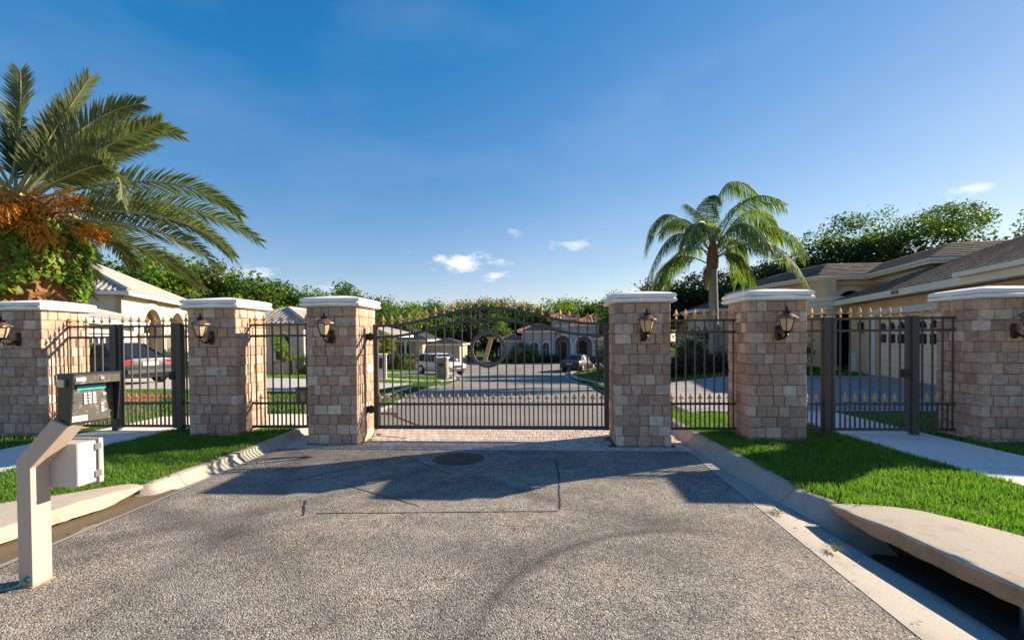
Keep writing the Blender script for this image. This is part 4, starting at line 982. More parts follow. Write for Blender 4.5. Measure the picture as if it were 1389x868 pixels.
for a in [(1, -50, 44, 10.5), (3, -43, 42, 10.8), (1, -37, 40, 11.6), (0, -33.4, 38.5, 11.6), (2, -30, 40, 10.9), (1, -26.5, 41, 9.6), (0, -23.5, 42, 8.6), (1, -31.5, 42, 11.0), (0, -28, 43, 10.0), (1, -24.8, 44, 8.8), (0, -21.6, 43, 8.0), (2, -20, 46, 8.0),
          (1, -40, 50, 10.5), (3, -31, 50, 9.5), (1, -26, 53, 8.3), (3, -22.5, 54, 8.6), (1, -19.3, 55, 8.5), (0, -17, 60, 8.0), (2, -21, 66, 8.4),
          (0, -23, 71, 9.2), (1, -18, 71, 9.5), (0, -13.2, 72, 9.0), (1, -8.6, 71, 9.6), (2, -4, 73, 9.2), (0, .5, 74, 9.0), (1, 5, 73, 9.3), (3, 9.5, 75, 9.4), (1, 14, 73, 9.2), (3, -15.5, 66, 7.2), (3, -11, 66, 7.0), (1, -7, 67, 6.8), (3, -3.5, 67, 6.4), (1, 10.5, 69, 8.2),
          (3, 8.0, 34, 6.0), (3, 10.8, 33, 6.3), (3, 14.0, 34, 6.7), (3, 17.5, 35, 7.8), (3, 21.5, 35, 9.0), (3, 26, 36, 9.8), (1, 29.5, 37, 9.0), (3, 39, 37, 9.6), (3, 12, 40, 6.4), (3, 19, 42, 8.4), (3, 33, 40, 9.6), (1, 36.5, 37, 9.9), (1, 32, 36.5, 8.8), (0, 24.5, 38, 9.4), (1, 20, 37, 8.8), (0, 16, 36, 7.4), (1, 6.5, 40, 6.2)]+EXTRA:
    wood(*a)
# airy tree with open spreading crown above the tan house
ot = make_tree('spreading_tree', 'tall airy tree with open spreading crown above the tan house roof', 'tree', 71, 9.9, 6.2, 1.7, .2, 'leaf_wood', 30, 15, 17, .24, .1, (.13, .25), .45); place(ot, 23.0, 33.5, 1, .6, .1, 1)
ot2 = make_tree('spreading_tree', 'airy tree with thin leaning twigs right of the spreading crown', 'tree', 83, 10.9, 3.2, 1.6, .18, 'leaf_olive', 18, 9, 14, .2, .08, (.14, .26), .4); place(ot2, 28.6, 35, 1, 2.1, .1, 1)
ot3 = make_tree('spreading_tree', 'dense tree top showing over the high shingle roof', 'tree', 91, 10.6, 2.6, 3, .24, 'leaf_wood', 15, 20, 14, .26, .18); place(ot3, 35.6, 35, 1, 1, .1)
for x, y, H, k in ((-29.8, 43.5, 9.2, 1), (-27.5, 38, 7.8, 0)): wood(k, x, y, H)
# pines breaking the skyline behind the hinge pillar
pn = make_tree('pine_tree', 'dark pine with ragged top on the skyline above the hinge pillar', 'tree', 95, 9.4, 2.0, 2.6, .26, 'leaf_wood', 12, 16, 14, .28, .15); place(pn, -20.4, 47, 1, .4)

# ================================================================== date palm
def frond(parent, b, c, e, nl, ll, m, rach=(.03, .006), droop=.25, vang=.5, wid=.03, seed=0, spread=.9, curl=0, name='frond', roll=0):
    r = np.random.default_rng(seed); b, c, e = (np.array(p, float) for p in (b, c, e))
    tt = np.linspace(0, 1, 15)[:, None]; path = (1-tt)**2*b+2*tt*(1-tt)*c+tt**2*e
    q = MB(); q.tube([tuple(p) for p in path], list(np.linspace(rach[0], rach[1], 15)), 5); q.mi = [1]*len(q.f)
    V = list(map(tuple, q.v)); Fc = list(q.f); mi = list(q.mi)
    for side in (-1, 1):
        t_ = np.linspace(.16, .995, nl)+r.uniform(-.004, .004, nl)
        t_ = np.clip(t_, 0, 1)[:, None]; P = (1-t_)**2*b+2*t_*(1-t_)*c+t_**2*e; D = 2*(1-t_)*(c-b)+2*t_*(e-c); D /= np.linalg.norm(D, axis=1)[:, None]
        S_ = np.cross(D, [0, 0, 1.0]); S_ /= np.maximum(np.linalg.norm(S_, axis=1)[:, None], 1e-4); U = np.cross(S_, D); S_, U = S_*math.cos(roll)+U*math.sin(roll), U*math.cos(roll)-S_*math.sin(roll)
        tl = t_[:, 0]; ln = ll*(.45+.75*np.sin(PI*np.clip(tl*.82+.12, 0, 1)))*r.uniform(.85, 1.12, nl); ang = spread*(1-.45*tl)+r.uniform(-.1, .1, nl); v = vang*(1-.5*tl)+r.uniform(-.2, .2, nl)
        d0 = D*np.cos(ang)[:, None]+(S_*side*np.cos(v)[:, None]+U*np.sin(v)[:, None])*np.sin(ang)[:, None]
        mid = P+d0*(ln*.5)[:, None]; mid[:, 2] -= droop*ln*.12; d1 = d0.copy(); d1[:, 2] -= droop*r.uniform(.7, 1.4, nl); d1 /= np.linalg.norm(d1, axis=1)[:, None]
        tip = mid+d1*(ln*.5)[:, None]; wv = np.cross(d0, U); wv /= np.maximum(np.linalg.norm(wv, axis=1)[:, None], 1e-4); wv = wv*(wid/2)
        k0 = len(V); A = np.stack([P-wv*.6, P+wv*.6, mid+wv, mid-wv, tip+wv*.1, tip-wv*.1], 1).reshape(-1, 3); V += list(map(tuple, A))
        for k in range(nl): i = k0+k*6; Fc += [(i, i+1, i+2, i+3), (i+3, i+2, i+4, i+5)]; mi += [0, 0]
    me = bpy.data.meshes.new(name); me.from_pydata(V, [], Fc); me.materials.append(MATS[m]); me.materials.append(MATS['rachis']); me.polygons.foreach_set('material_index', mi)
    return link(name, me, parent)
DP = Vector((-11.5, 9.5, 0)); dp = thing('date_palm', 'huge date palm with orange fruit and ivy on its trunk behind the brick pillar', 'palm tree', DP)
X_ = lambda px: -11.53+(px-20)/60.3-DP.x; Z_ = lambda py: 4.54+(280-py)/61.5
SPEC = [((28, 262), (60, 195), (122, 108), .1), ((10, 250), (26, 165), (14, 92), .2), ((25, 258), (46, 195), (48, 122), .5), ((35, 262), (85, 205), (92, 140), .7), ((45, 262), (110, 200), (150, 172), .9), ((20, 262), (10, 200), (-20, 130), .4), ((60, 266), (150, 235), (190, 250), -.6), ((40, 260), (95, 150), (162, 130), .5), ((45, 262), (140, 150), (238, 186), .2), ((55, 265), (165, 205), (252, 192), -.4),
        ((70, 268), (205, 205), (236, 298), -.9), ((80, 270), (235, 215), (298, 288), .6), ((75, 285), (250, 255), (348, 332), .1), ((75, 292), (275, 280), (342, 362), -.4), ((75, 300), (255, 300), (308, 375), -.1), ((80, 305), (175, 315), (216, 382), .9), ((80, 300), (118, 305), (122, 350), .9), ((60, 280), (190, 245), (240, 330), 1.4)]
for i, (b, c, e, dy) in enumerate(SPEC):
    frond(dp, (X_(b[0])*.6, 0, Z_(b[1])), (X_(c[0]), dy*.6, Z_(c[1])), (X_(e[0]), dy*1.3, Z_(e[1])), 96, .46, 'date_frond', (.035, .008), .22, .45, .032, 200+i, .95, roll=[.2, .3, -.2, .4, .6, -.3, .8, .7, .75, .8, .9, .8, .85, .8, .8, .7, .2, .7][i])
for i in range(26):
    a = random.uniform(PI*.55, PI*1.38) if i < 20 else random.uniform(-PI*.45, PI*.45); el = random.uniform(-.15, 1.25); L_ = random.uniform(4.2, 5.2)
    if i >= 20: el = random.uniform(.5, 1.2); a = random.choice((PI*.5, -PI*.42))+random.uniform(-.25, .25); L_ = 4.2
    d = Vector((math.cos(a)*math.cos(el), math.sin(a)*math.cos(el), math.sin(el))); b0 = Vector((0, 0, 4.75)); c0 = b0+d*L_*.62; e0 = b0+d*L_*.93+Vector((0, 0, -1.3*math.cos(el)))
    frond(dp, tuple(b0), tuple(c0), tuple(e0), 84, .48, 'date_frond', (.035, .008), .22, .45, .034, 300+i, roll=random.uniform(-.6, .6))
q = MB(); V = []; N = 26; prof = [(.78, -.3), (.8, .6), (.8, 1.6), (.86, 2.2), (1.0, 2.8), (1.1, 3.4), (1.0, 3.9), (.75, 4.3), (.4, 4.7)]
zz = np.linspace(-.3, 4.7, 40); rr_ = np.interp(zz, [p[1] for p in prof], [p[0] for p in prof])
for i, (z, r) in enumerate(zip(zz, rr_)):
    for k in range(N):
        a = 2*PI*(k+.5*(i % 2))/N; rj = r*(1+.06*math.sin(8*a+i*PI)+random.uniform(-.025, .025)); V.append((rj*math.cos(a), rj*math.sin(a), z+.03*math.sin(8*a)))
q.add(V, [(i*N+k, i*N+(k+1) % N, (i+1)*N+(k+1) % N, (i+1)*N+k) for i in range(39) for k in range(N)]); q.build('trunk', 'boot_bark', dp)
bt = MB()
for i in range(150):                                    # old leaf boots
    z = random.uniform(2.2, 4.4); a = random.uniform(0, 2*PI); r = float(np.interp(z, [p[1] for p in prof], [p[0] for p in prof])); o_ = Vector((math.cos(a), math.sin(a), 0)); s_ = Vector((-o_.y, o_.x, 0)); p = o_*(r-.06)+Vector((0, 0, z)); tip = p+o_*random.uniform(.12, .24)+Vector((0, 0, random.uniform(.12, .3))); w_ = random.uniform(.07, .13)
    bt.add([p-s_*w_, p+s_*w_, p+Vector((0, 0, -.08)), tip-s_*w_*.45, tip+s_*w_*.45, tip+o_*.02+Vector((0, 0, -.05))], [(0, 1, 4, 3), (1, 2, 5, 4), (2, 0, 3, 5), (3, 4, 5)])
o = bt.build('leaf_boots', 'boot_bark', dp); o['kind'] = 'stuff'
n = 5200; a = rng.uniform(-PI, PI, n); z = rng.uniform(2.3, 4.25, n); keep = (np.sin(a*3+z*2.2)+np.sin(z*4-a*2)+.7*(z-2.9) > -.9+rng.normal(0, .3, n)); a, z = a[keep], z[keep]; n = len(a)
r = np.interp(z, [p[1] for p in prof], [p[0] for p in prof])+rng.uniform(.03, .2, n); P = np.stack([r*np.cos(a), r*np.sin(a), z], -1)
Nn = np.stack([np.cos(a), np.sin(a), .5+0*a], -1)+rng.normal(0, .4, (n, 3)); Nn /= np.linalg.norm(Nn, axis=1)[:, None]; T = np.cross(Nn, [0, 0, 1.0]); T /= np.linalg.norm(T, axis=1)[:, None]; B = np.cross(Nn, T); s = (.055*rng.uniform(.6, 1.5, n))[:, None]
V = np.stack([P+B*s, P+T*s*.8+B*s*.2, P-B*s*1.1, P-T*s*.8+B*s*.2], 1).reshape(-1, 3); i4 = np.arange(n)*4
o = mesh_np('ivy', V, np.stack([i4, i4+1, i4+2, i4+3], -1), 'ivy_leaf', dp); o['kind'] = 'stuff'
for j in range(11):                                     # hanging fruit stalks
    az = [-1.6, -1.25, -1.0, -.8, -.6, -.4, -.2, .1, -2.1, -.9, -.5][j]; r0 = .5; L0 = random.uniform(1.3, 1.75); V = []; Qd = []
    o_ = Vector((math.cos(az), math.sin(az), 0)); b0 = o_*r0+Vector((0, 0, 4.35)); h0 = o_*(r0+L0*random.uniform(.4, .95))+Vector((0, 0, 4.2+random.uniform(-.55, .35)))
    q = MB(); q.tube([tuple(b0), tuple((b0+h0)/2+Vector((0, 0, .18))), tuple(h0)], [.03, .025, .018], 5)
    V = list(q.v); Fc = list(q.f)
    for k in range(170):
        d = Vector((random.gauss(0, 1), random.gauss(0, 1), random.gauss(0, .8)-.1)).normalized(); L_ = random.uniform(.15, .5); st = h0+(b0-h0)*random.uniform(0, .25); m1 = st+d*L_*.55; e1 = st+d*L_*.8+Vector((0, 0, -L_*random.uniform(.0, .35))); s_ = Vector((-d.y, d.x, .2)).normalized()*.006
        i = len(V); V += [st-s_, st+s_, m1+s_, m1-s_, e1+s_, e1-s_]; Fc += [(i, i+1, i+2, i+3), (i+3, i+2, i+4, i+5)]
        for f_ in range(5):
            c = m1.lerp(e1, f_/4)+Vector((random.uniform(-.02, .02), random.uniform(-.02, .02), 0)); i = len(V); h = .014
            V += [c+Vector((h, 0, 0)), c+Vector((0, h, 0)), c+Vector((-h, -h*.5, 0)), c+Vector((0, 0, h*1.5)), c+Vector((0, 0, -h*1.5))]; Fc += [(i, i+1, i+3), (i+1, i+2, i+3), (i+2, i, i+3), (i, i+1, i+4), (i+1, i+2, i+4), (i+2, i, i+4)]
    me = bpy.data.meshes.new('fruit_cluster'); me.from_pydata([tuple(p) for p in V], [], Fc); me.materials.append(MATS['fruit_strand']); link('fruit_cluster', me, dp)

# queen palm
QP = Vector((7.05, 20.2, .1)); qp = thing('queen_palm', 'slender grey trunked feathery palm with drooping fronds beside the tan house', 'palm tree', QP)
QX = lambda px: 6.92+(px-963)/33-QP.x; QZ = lambda py: 4.99+(345-py)/32.8-QP.z
SPEC = [((965, 345), (895, 235), (878, 335), .2), ((962, 350), (905, 270), (870, 392), -.5), ((960, 358), (905, 320), (893, 395), .6), ((966, 335), (972, 205), (1030, 258), .3), ((964, 335), (950, 260), (966, 268), -.2), ((970, 340), (1030, 235), (1064, 325), .4), ((972, 345), (1045, 280), (1072, 350), -.6), ((972, 348), (1050, 300), (1086, 392), -.3),
        ((970, 352), (1000, 325), (1018, 405), -.5), ((962, 340), (940, 260), (908, 300), 1.0), ((970, 345), (1015, 280), (1024, 375), 1.1), ((966, 345), (950, 270), (915, 340), -.9), ((967, 345), (990, 275), (1012, 350), -1.2), ((964, 345), (930, 300), (918, 380), 1.4), ((969, 345), (990, 250), (1035, 290), -1.0), ((966, 340), (985, 300), (945, 262), .9)]
for i, (b, c, e, dy) in enumerate(SPEC):
    frond(qp, (QX(b[0]), 0, QZ(b[1])), (QX(c[0]), dy*.9, QZ(c[1])), (QX(e[0]), dy*1.6, QZ(e[1])), 150, .86, 'queen_frond', (.03, .009), 2.6, .2, .026, 500+i, 1.15, roll=random.uniform(-.5, .5))
frond(qp, (-.1, -.1, 4.4), (-.35, -.3, 4.7), (-.4, -.35, 3.6), 40, .4, 'dead_frond', (.02, .008), 1.8, 0, .04, 560, .7, 0, 'dead_frond')
q = MB(); pts = []; rs = []
for k in range(30):
    z = -.3+k*.165; pts.append((.02*math.sin(z), .0, z)); rs.append(.19+.05*math.exp(-z*1.2)-.01*z*.5+(.012 if k % 2 else 0))
q.tube(pts, rs, 12); q.build('trunk', 'queen_bark', qp, 60)
q = MB(); q.tube([(-.03, 0, 4.3), (-.03, 0, 4.7), (-.02, 0, 5.2), (0, 0, 5.7)], [.23, .24, .17, .05], 10); q.build('crownshaft', 'boot_bark', qp, 60)

# ================================================================== house helpers
def frame(o, a):
    """local x along a (horizontal), y to the left of a, z up"""
    a = Vector((a[0], a[1], 0)).normalized(); b = Vector((-a.y, a.x, 0))
    return Matrix(((a.x, b.x, 0, o[0]), (a.y, b.y, 0, o[1]), (0, 0, 1, o[2]), (0, 0, 0, 1)))
def arch_pts(x0, x1, z0, z1, n=14, sq=False):
    r = (x1-x0)/2; c = (x0+x1)/2
    if sq: return [(x0, z0), (x1, z0), (x1, z1), (x0, z1)]
    return [(x0, z0), (x1, z0)]+[(c+r*math.cos(PI*k/n), z1-r+r*math.sin(PI*k/n)) for k in range(n+1)]
def wall_panel(parent, M, W, H, holes, m, th=.2, name='wall', z0=0):
    """wall in local xz plane from x 0..W, z z0..H; outer face at y=0, body toward +y"""
    bm = bmesh.new()
    def loop(pts):
        vs = [bm.verts.new((x, 0, z)) for x, z in pts]
        return [bm.edges.new((vs[i], vs[(i+1) % len(vs)])) for i in range(len(vs))]
    ed = loop([(0, z0), (W, z0), (W, H), (0, H)])
    for h in holes: ed += loop(h)
    bmesh.ops.triangle_fill(bm, edges=ed, use_beauty=True)
    ex = bmesh.ops.extrude_face_region(bm, geom=list(bm.faces)); bmesh.ops.translate(bm, verts=[v for v in ex['geom'] if isinstance(v, bmesh.types.BMVert)], vec=(0, th, 0))
    bmesh.ops.recalc_face_normals(bm, faces=bm.faces); bmesh.ops.transform(bm, matrix=M, verts=bm.verts)
    me = bpy.data.meshes.new(name); bm.to_mesh(me); bm.free(); me.materials.append(MATS[m]); return link(name, me, parent)
def trim_arch(parent, M, x0, x1, z0, z1, wd, m, proud=.05, sq=False, name='arch_trim'):
    o_ = arch_pts(x0-wd, x1+wd, z0, z1+wd, 14, sq); i_ = arch_pts(x0, x1, z0, z1, 14, sq)
    # open U: from lower right outer round to lower left outer, back along the inner edge
    O = o_[1:]+[o_[0]]; I = i_[1:]+[i_[0]]; q = MB(); n = len(O)
    V = [M @ Vector((x, -proud, z)) for x, z in O]+[M @ Vector((x, -proud, z)) for x, z in I]+[M @ Vector((x, .03, z)) for x, z in O]+[M @ Vector((x, .03, z)) for x, z in I]
    F_ = []
    for k in range(n-1): F_ += [(k, k+1, n+k+1, n+k), (2*n+k, 3*n+k, 3*n+k+1, 2*n+k+1), (k, 2*n+k, 2*n+k+1, k+1), (n+k, n+k+1, 3*n+k+1, 3*n+k)]
    q.add(V, F_); return q.build(name, m, parent)
def pane(parent, M, pts, y, m, name='window'):
    q = MB(); n = len(pts); q.add([M @ Vector((x, y, z)) for x, z in pts], [tuple(range(n))]); return q.build(name, m, parent)
def lbox(parent, M, a, b, m, name, c=None):
    q = MB()
    if c: q.cbox(a, b, c, M)
    else: q.box(a, b, M)
    return q.build(name, m, parent)
def hip_roof(parent, M, L, W, z, k, over, m, corr=0, trim='trim_white', fh=.2, name='roof'):
    """rectangle 0..L x 0..W in local xy; slope k"""
    x0, x1, y0, y1 = -over, L+over, -over, W+over; Wh = min(x1-x0, y1-y0)/2
    q = MB()
    for P, D, Nn, ln in (((x0, y0), (1, 0), (0, 1), x1-x0), ((x1, y0), (0, 1), (-1, 0), y1-y0), ((x1, y1), (-1, 0), (0, -1), x1-x0), ((x0, y1), (0, -1), (1, 0), y1-y0)):
        if not corr:
            nr = max(3, int(Wh/.17)); cor = lambda s_, d, up_: M @ Vector((P[0]+D[0]*s_+Nn[0]*d, P[1]+D[1]*s_+Nn[1]*d, z+fh+.01+d*k+up_))
            for r in range(nr):
                d0, d1 = Wh*r/nr, Wh*(r+1)/nr; lift = .022
                q.add([cor(d0, d0, lift), cor(ln-d0, d0, lift), cor(ln-d1, d1, .002), cor(d1, d1, .002), cor(d0, d0, -.002), cor(ln-d0, d0, -.002)], [(0, 1, 2, 3), (4, 5, 1, 0)])
            continue
        if corr:
            step = corr/4; nc = max(4, int(round(ln/step))); ss_ = [ln*i/nc for i in range(nc+1)]; nr = max(2, int(Wh/.36))
        else: ss_ = sorted(set([0, min(Wh, ln/2), max(ln-Wh, ln/2), ln])); nr = 1
        cols = []
        for i, s_ in enumerate(ss_):
            dm = min(s_, ln-s_, Wh); col = []
            for r in range(nr+1):
                d = dm*r/nr; amp = (.035*math.cos(2*PI*s_/corr)+.012*((r+1) % 2)) if corr else 0
                col.append(M @ Vector((P[0]+D[0]*s_+Nn[0]*d, P[1]+D[1]*s_+Nn[1]*d, z+fh+.01+d*k+amp)))
            cols.append(col)
        V = [p for c_ in cols for p in c_]; n = nr+1
        q.add(V, [(i*n+r, (i+1)*n+r, (i+1)*n+r+1, i*n+r+1) for i in range(len(cols)-1) for r in range(nr)])
    o = q.build(name, m, parent, 50 if corr else None)
    # ridge and hip caps
    if corr:
        q = MB(); top = z+fh+Wh*k+.05
        if x1-x0 >= y1-y0: A_, B_ = (x0+Wh, (y0+y1)/2), (x1-Wh, (y0+y1)/2); E = [((x0, y0), A_), ((x0, y1), A_), ((x1, y0), B_), ((x1, y1), B_)]
        else: A_, B_ = ((x0+x1)/2, y0+Wh), ((x0+x1)/2, y1-Wh); E = [((x0, y0), A_), ((x1, y0), A_), ((x0, y1), B_), ((x1, y1), B_)]
        for e_, r_ in E: q.tube([M @ Vector((e_[0], e_[1], z+fh+.06)), M @ Vector((r_[0], r_[1], top))], .11, 8)
        q.tube([M @ Vector((A_[0]-.01, A_[1], top)), M @ Vector((B_[0]+.01, B_[1], top))], .11, 8); q.build('ridge_cap', m, parent, 60)
    q = MB(); e = .12
    for a, b in (((x0, y0, z), (x1, y0+e, z+fh)), ((x0, y1-e, z), (x1, y1, z+fh)), ((x0, y0+e+.002, z), (x0+e, y1-e-.002, z+fh)), ((x1-e, y0+e+.002, z), (x1, y1-e-.002, z+fh))): q.box(a, b, M)
    q.build('fascia', trim, parent)
    q = MB(); q.box((x0+e+.003, y0+e+.003, z+.03), (x1-e-.003, y1-e-.003, z+.05), M); q.build('soffit', trim, parent)
    return o
def window(parent, M, x0, x1, z0, z1, arch=True, tw=.12, m_trim='trim_white', y=.1, mull=2):
    w_ = pane(parent, M, arch_pts(x0, x1, z0, z1, 12, not arch), y, 'window_glass'); trim_arch(parent, M, x0, x1, z0, z1, tw, m_trim, .05, not arch, 'window_trim')
    q = MB()
    for k in range(1, mull): q.box((x0+(x1-x0)*k/mull-.02, y-.03, z0), (x0+(x1-x0)*k/mull+.02, y-.005, z1-.03), M)
    q.box((x0, y-.032, z0+(z1-z0)*.55), (x1, y-.006, z0+(z1-z0)*.55+.04), M); q.box((x0-tw, -.07, z0-.1), (x1+tw, .06, z0-.003), M); q.build('window_bars', m_trim, parent)

# ------------------------------------------------------------------ tan house with garage on the paver driveway
h = thing('tan_house', 'tan stucco house with grey shingle roofs and garage facing the paver driveway', 'house', (12, 18, .1)); HL = Vector(h.location)
def HF(o, a): M = frame(o, a); return Matrix.Translation(-HL) @ M
# garage wing: wall line running toward the entry; local x runs back toward the road wall, outer face toward the drive
M = HF((12.25, 19.7, .1), (-.2215, -.975)); GLn = 11.2
DX0, DX1 = 2.2, 7.2
wall_panel(h, M, GLn, 2.66, [arch_pts(DX0, DX1, .0+.001, 2.16, sq=True)], 'stucco_tan', .22)
lbox(h, M, (0, .222, 0), (.2, 7.2, 2.66), 'stucco_tan', 'wall'); lbox(h, M, (GLn-.2, .222, 0), (GLn, 7.2, 2.66), 'stucco_tan', 'wall'); lbox(h, M, (.2, 7.0, 0), (GLn-.2, 7.2, 2.66), 'stucco_tan', 'wall')
trim_arch(h, M, DX0, DX1, 0, 2.16, .2, 'trim_white', .05, True, 'door_surround'); trim_arch(h, M, 9.0, 10.0, .9, 2.1, .1, 'trim_white', .05, True, 'window_trim'); pane(h, M, arch_pts(9.0, 10.0, .9, 2.1, sq=True), -.01, 'window_glass')
gd = lbox(h, M, (DX0, .12, 0), (DX1, .16, 2.16), 'garage_paint', 'garage_door')
def sub(q, name, m, par=gd): return q.build(name, m, par)
for r in range(4):
    for c in range(8):
        w8 = (DX1-DX0)/8; xa = DX0+c*w8+.06; xb = DX0+(c+1)*w8-.06; za = .05+r*.53; zb = za+.42
        if r < 2: q = MB(); q.cbox((xa, .1, za), (xb, .125, zb), .012, M); sub(q, 'raised_panel', 'garage_paint')
        elif r == 2:
            q = MB(); q.box((xa+.03, .107, za+.08), (xb-.03, .122, zb-.04), M); sub(q, 'window_pane', 'window_glass')
        else:
            q = MB(); pts = arch_pts(xa+.02, xb-.02, za+.02, za+.02+(xb-xa-.04)/2*.99); n = len(pts); q.add([M @ Vector((x, .11, z)) for x, z in pts], [tuple(range(n))]); sub(q, 'window_pane', 'window_glass')
    q = MB(); q.box((DX0, .115, .02+r*.53-.012), (DX1, .123, .02+r*.53+.012), M); sub(q, 'section_joint', 'stucco_tan')
lbox(h, M, (.0-.03, -.05, 0), (.5, -.003, .75), 'trim_white', 'plinth'); lbox(h, M, (1.75, -.05, 0), (2.0, -.003, .55), 'trim_white', 'plinth')
q = MB(); q.cbox((1.1, -.16, 1.55), (1.28, -.01, 1.95), .03, M); q.build('wall_lamp', 'black_metal', h)
hip_roof(h, M, GLn, 7.2, 2.66, .42, .5, 'shingle_grey', 0, 'trim_cream', .2)
lbox(h, M, (8.0, -.66, 2.84), (11.6, -.51, 2.95), 'trim_cream', 'gutter')
# house number on the fascia, as small raised figures
SEG = {'1': 'bc', '8': 'abcdefg', '2': 'abged', '0': 'abcdef'}
q = MB()
for i, ch in enumerate('1828'):
    bx = 4.55+i*.13; H_, W_ = .12, .07; zb = 2.71; s_ = .016
    rects = {'a': (0, W_, H_-s_, H_), 'g': (0, W_, H_/2-s_/2, H_/2+s_/2), 'd': (0, W_, 0, s_), 'b': (W_-s_, W_, H_/2, H_), 'c': (W_-s_, W_, 0, H_/2), 'f': (0, s_, H_/2, H_), 'e': (0, s_, 0, H_/2)}
    for sgm in SEG[ch]:
        xa, xb, za, zz_ = rects[sgm]; q.box((bx+xa, -.515, zb+za), (bx+xb, -.501, zb+zz_), M)
q.build('house_number', 'grey_dark', h)
# main block: stepped polygon with taller eaves
POLY = [(11.9, 24.6), (12.45, 22.0), (14.6, 22.0), (13.75, 17.4), (16.2, 17.0), (25.5, 17.0), (25.5, 30), (11.9, 30)]
def offs(poly, d):
    n = len(poly); out_ = []
    for i in range(n):
        p0, p1, p2 = (Vector(poly[(i+k) % n]) for k in (-1, 0, 1)); e1 = (p1-p0).normalized(); e2 = (p2-p1).normalized(); n1 = Vector((e1.y, -e1.x)); n2 = Vector((e2.y, -e2.x)); bs = (n1+n2); bs = bs/(1+n1.dot(n2)); out_.append(tuple(p1+bs*d))
    return out_
EZ = 4.0; LZ = HL.z
def lp(p, z): return Vector((p[0], p[1], z))-HL
area = sum(POLY[i][0]*POLY[(i+1) % len(POLY)][1]-POLY[(i+1) % len(POLY)][0]*POLY[i][1] for i in range(len(POLY)))
sg = 1 if area > 0 else -1
n = len(POLY)
ent_M = HF((12.45, 22.0, .1), (1, 0)); 
wall_panel(h, ent_M, 2.15, EZ-.1, [arch_pts(.62, 1.85, .001, 3.45)], 'stucco_tan', .25); trim_arch(h, ent_M, .62, 1.85, 0, 3.45, .2, 'trim_cream', .05)
d2 = (Vector((13.75, 17.4))-Vector((14.6, 22.0))); M2 = HF((14.6, 22.0, .1), (d2.x, d2.y)); L2 = d2.length
wall_panel(h, M2, L2, EZ-.1, [arch_pts(.9, 2.6, .9, 3.55)], 'stucco_tan', .25); trim_arch(h, M2, .9, 2.6, .9, 3.55, .18, 'trim_cream', .05); pane(h, M2, arch_pts(.9, 2.6, .9, 3.55), .2, 'window_glass')
for i in range(n):
    if i in (1, 2): continue
    a_, b_ = POLY[i], POLY[(i+1) % n]; dd = Vector(b_)-Vector(a_); Mi = HF((a_[0], a_[1], .1), (dd.x, dd.y)); wall_panel(h, Mi, dd.length, EZ-.1, [], 'stucco_tan', .2)
q = MB(); q.box((12.6, 23.6, .12), (14.55, 23.7, EZ)); q.v = [tuple(Vector(p)-HL) for p in q.v]; q.build('entry_recess', 'painted_interior_shade', h)  # back panel of the entry, its shade painted in near-black
q = MB(); q.box((13.0, 23.45, .12), (14.0, 23.58, 2.5)); q.v = [tuple(Vector(p)-HL) for p in q.v]; q.build('front_door', 'wood_post', h)
def skirt(poly, o0, z0, o1, z1, m, name, cap_=True):
    q = MB(); n = len(poly); nr = 8
    for r in range(nr):
        A = offs(poly, sg*(o0-(o0+o1)*r/nr)); B = offs(poly, sg*(o0-(o0+o1)*(r+1)/nr)); za = z0+(z1-z0)*r/nr; zb_ = z0+(z1-z0)*(r+1)/nr
        q.add([lp(p, za+.022) for p in A]+[lp(p, zb_+.002) for p in B]+[lp(p, za-.002) for p in A], [(k, (k+1) % n, n+(k+1) % n, n+k) for k in range(n)]+[(2*n+k, 2*n+(k+1) % n, (k+1) % n, k) for k in range(n)]+([tuple(range(n, 2*n))] if r == nr-1 else []))
    return q.build(name, m, h)
def band(poly, o0, o1, z0, z1, m, name):
    A = offs(poly, sg*o0); B = offs(poly, sg*o1); q = MB(); n = len(A)
    V = [lp(p, z0) for p in A]+[lp(p, z0) for p in B]+[lp(p, z1) for p in A]+[lp(p, z1) for p in B]
    q.add(V, [(k, (k+1) % n, n+(k+1) % n, n+k) for k in range(n)]+[(2*n+k, 2*n+(k+1) % n, 3*n+(k+1) % n, 3*n+k) for k in range(n)]+[(k, (k+1) % n, 2*n+(k+1) % n, 2*n+k) for k in range(n)]+[(n+k, n+(k+1) % n, 3*n+(k+1) % n, 3*n+k) for k in range(n)]); return q.build(name, m, h)
skirt(POLY, .52, EZ+.21, .9, EZ+.9, 'shingle_grey', 'roof')
band(POLY, .5, -.05, EZ, EZ+.2, 'trim_cream', 'fascia'); band(POLY, .56, .42, EZ+.1, EZ+.19, 'trim_cream', 'gutter'); band(POLY, .06, -.02, EZ-.18, EZ-.005, 'trim_cream', 'frieze')
BIG = [(16.3, 17.8), (27, 17.8), (27, 29), (16.3, 29)]
MB_ = HF((15.6, 16.2, EZ-.15+.1), (1, 0)); hip_roof(h, MB_, 16, 15, .15, .22, .4, 'shingle_grey', 0, 'trim_cream', .2)
# entry column with entablature
q = MB(); q.lathe([(.24, 0), (.24, .12), (.2, .16), (.185, .25), (.165, 2.2), (.19, 2.28), (.2, 2.34)], 20, tuple(Vector((12.05, 20.6, .1))-HL)); q.build('column', 'trim_white', h, 40)
q = MB()
for zz_, e in ((2.44, .26), (2.62, .32), (2.8, .38), (2.98, .44)): q.box((11.95-e, 20.6-e, zz_), (12.5+e*.3, 22.5, zz_+.175)); 
q.v = [tuple(Vector(p)-HL) for p in q.v]; q.build('entablature', 'trim_cream', h)
q = MB(); q.box((12.0, 20.9, 3.157), (12.42, 24.2, EZ-.003)); q.v = [tuple(Vector(p)-HL) for p in q.v]; q.build('wall', 'stucco_tan', h)

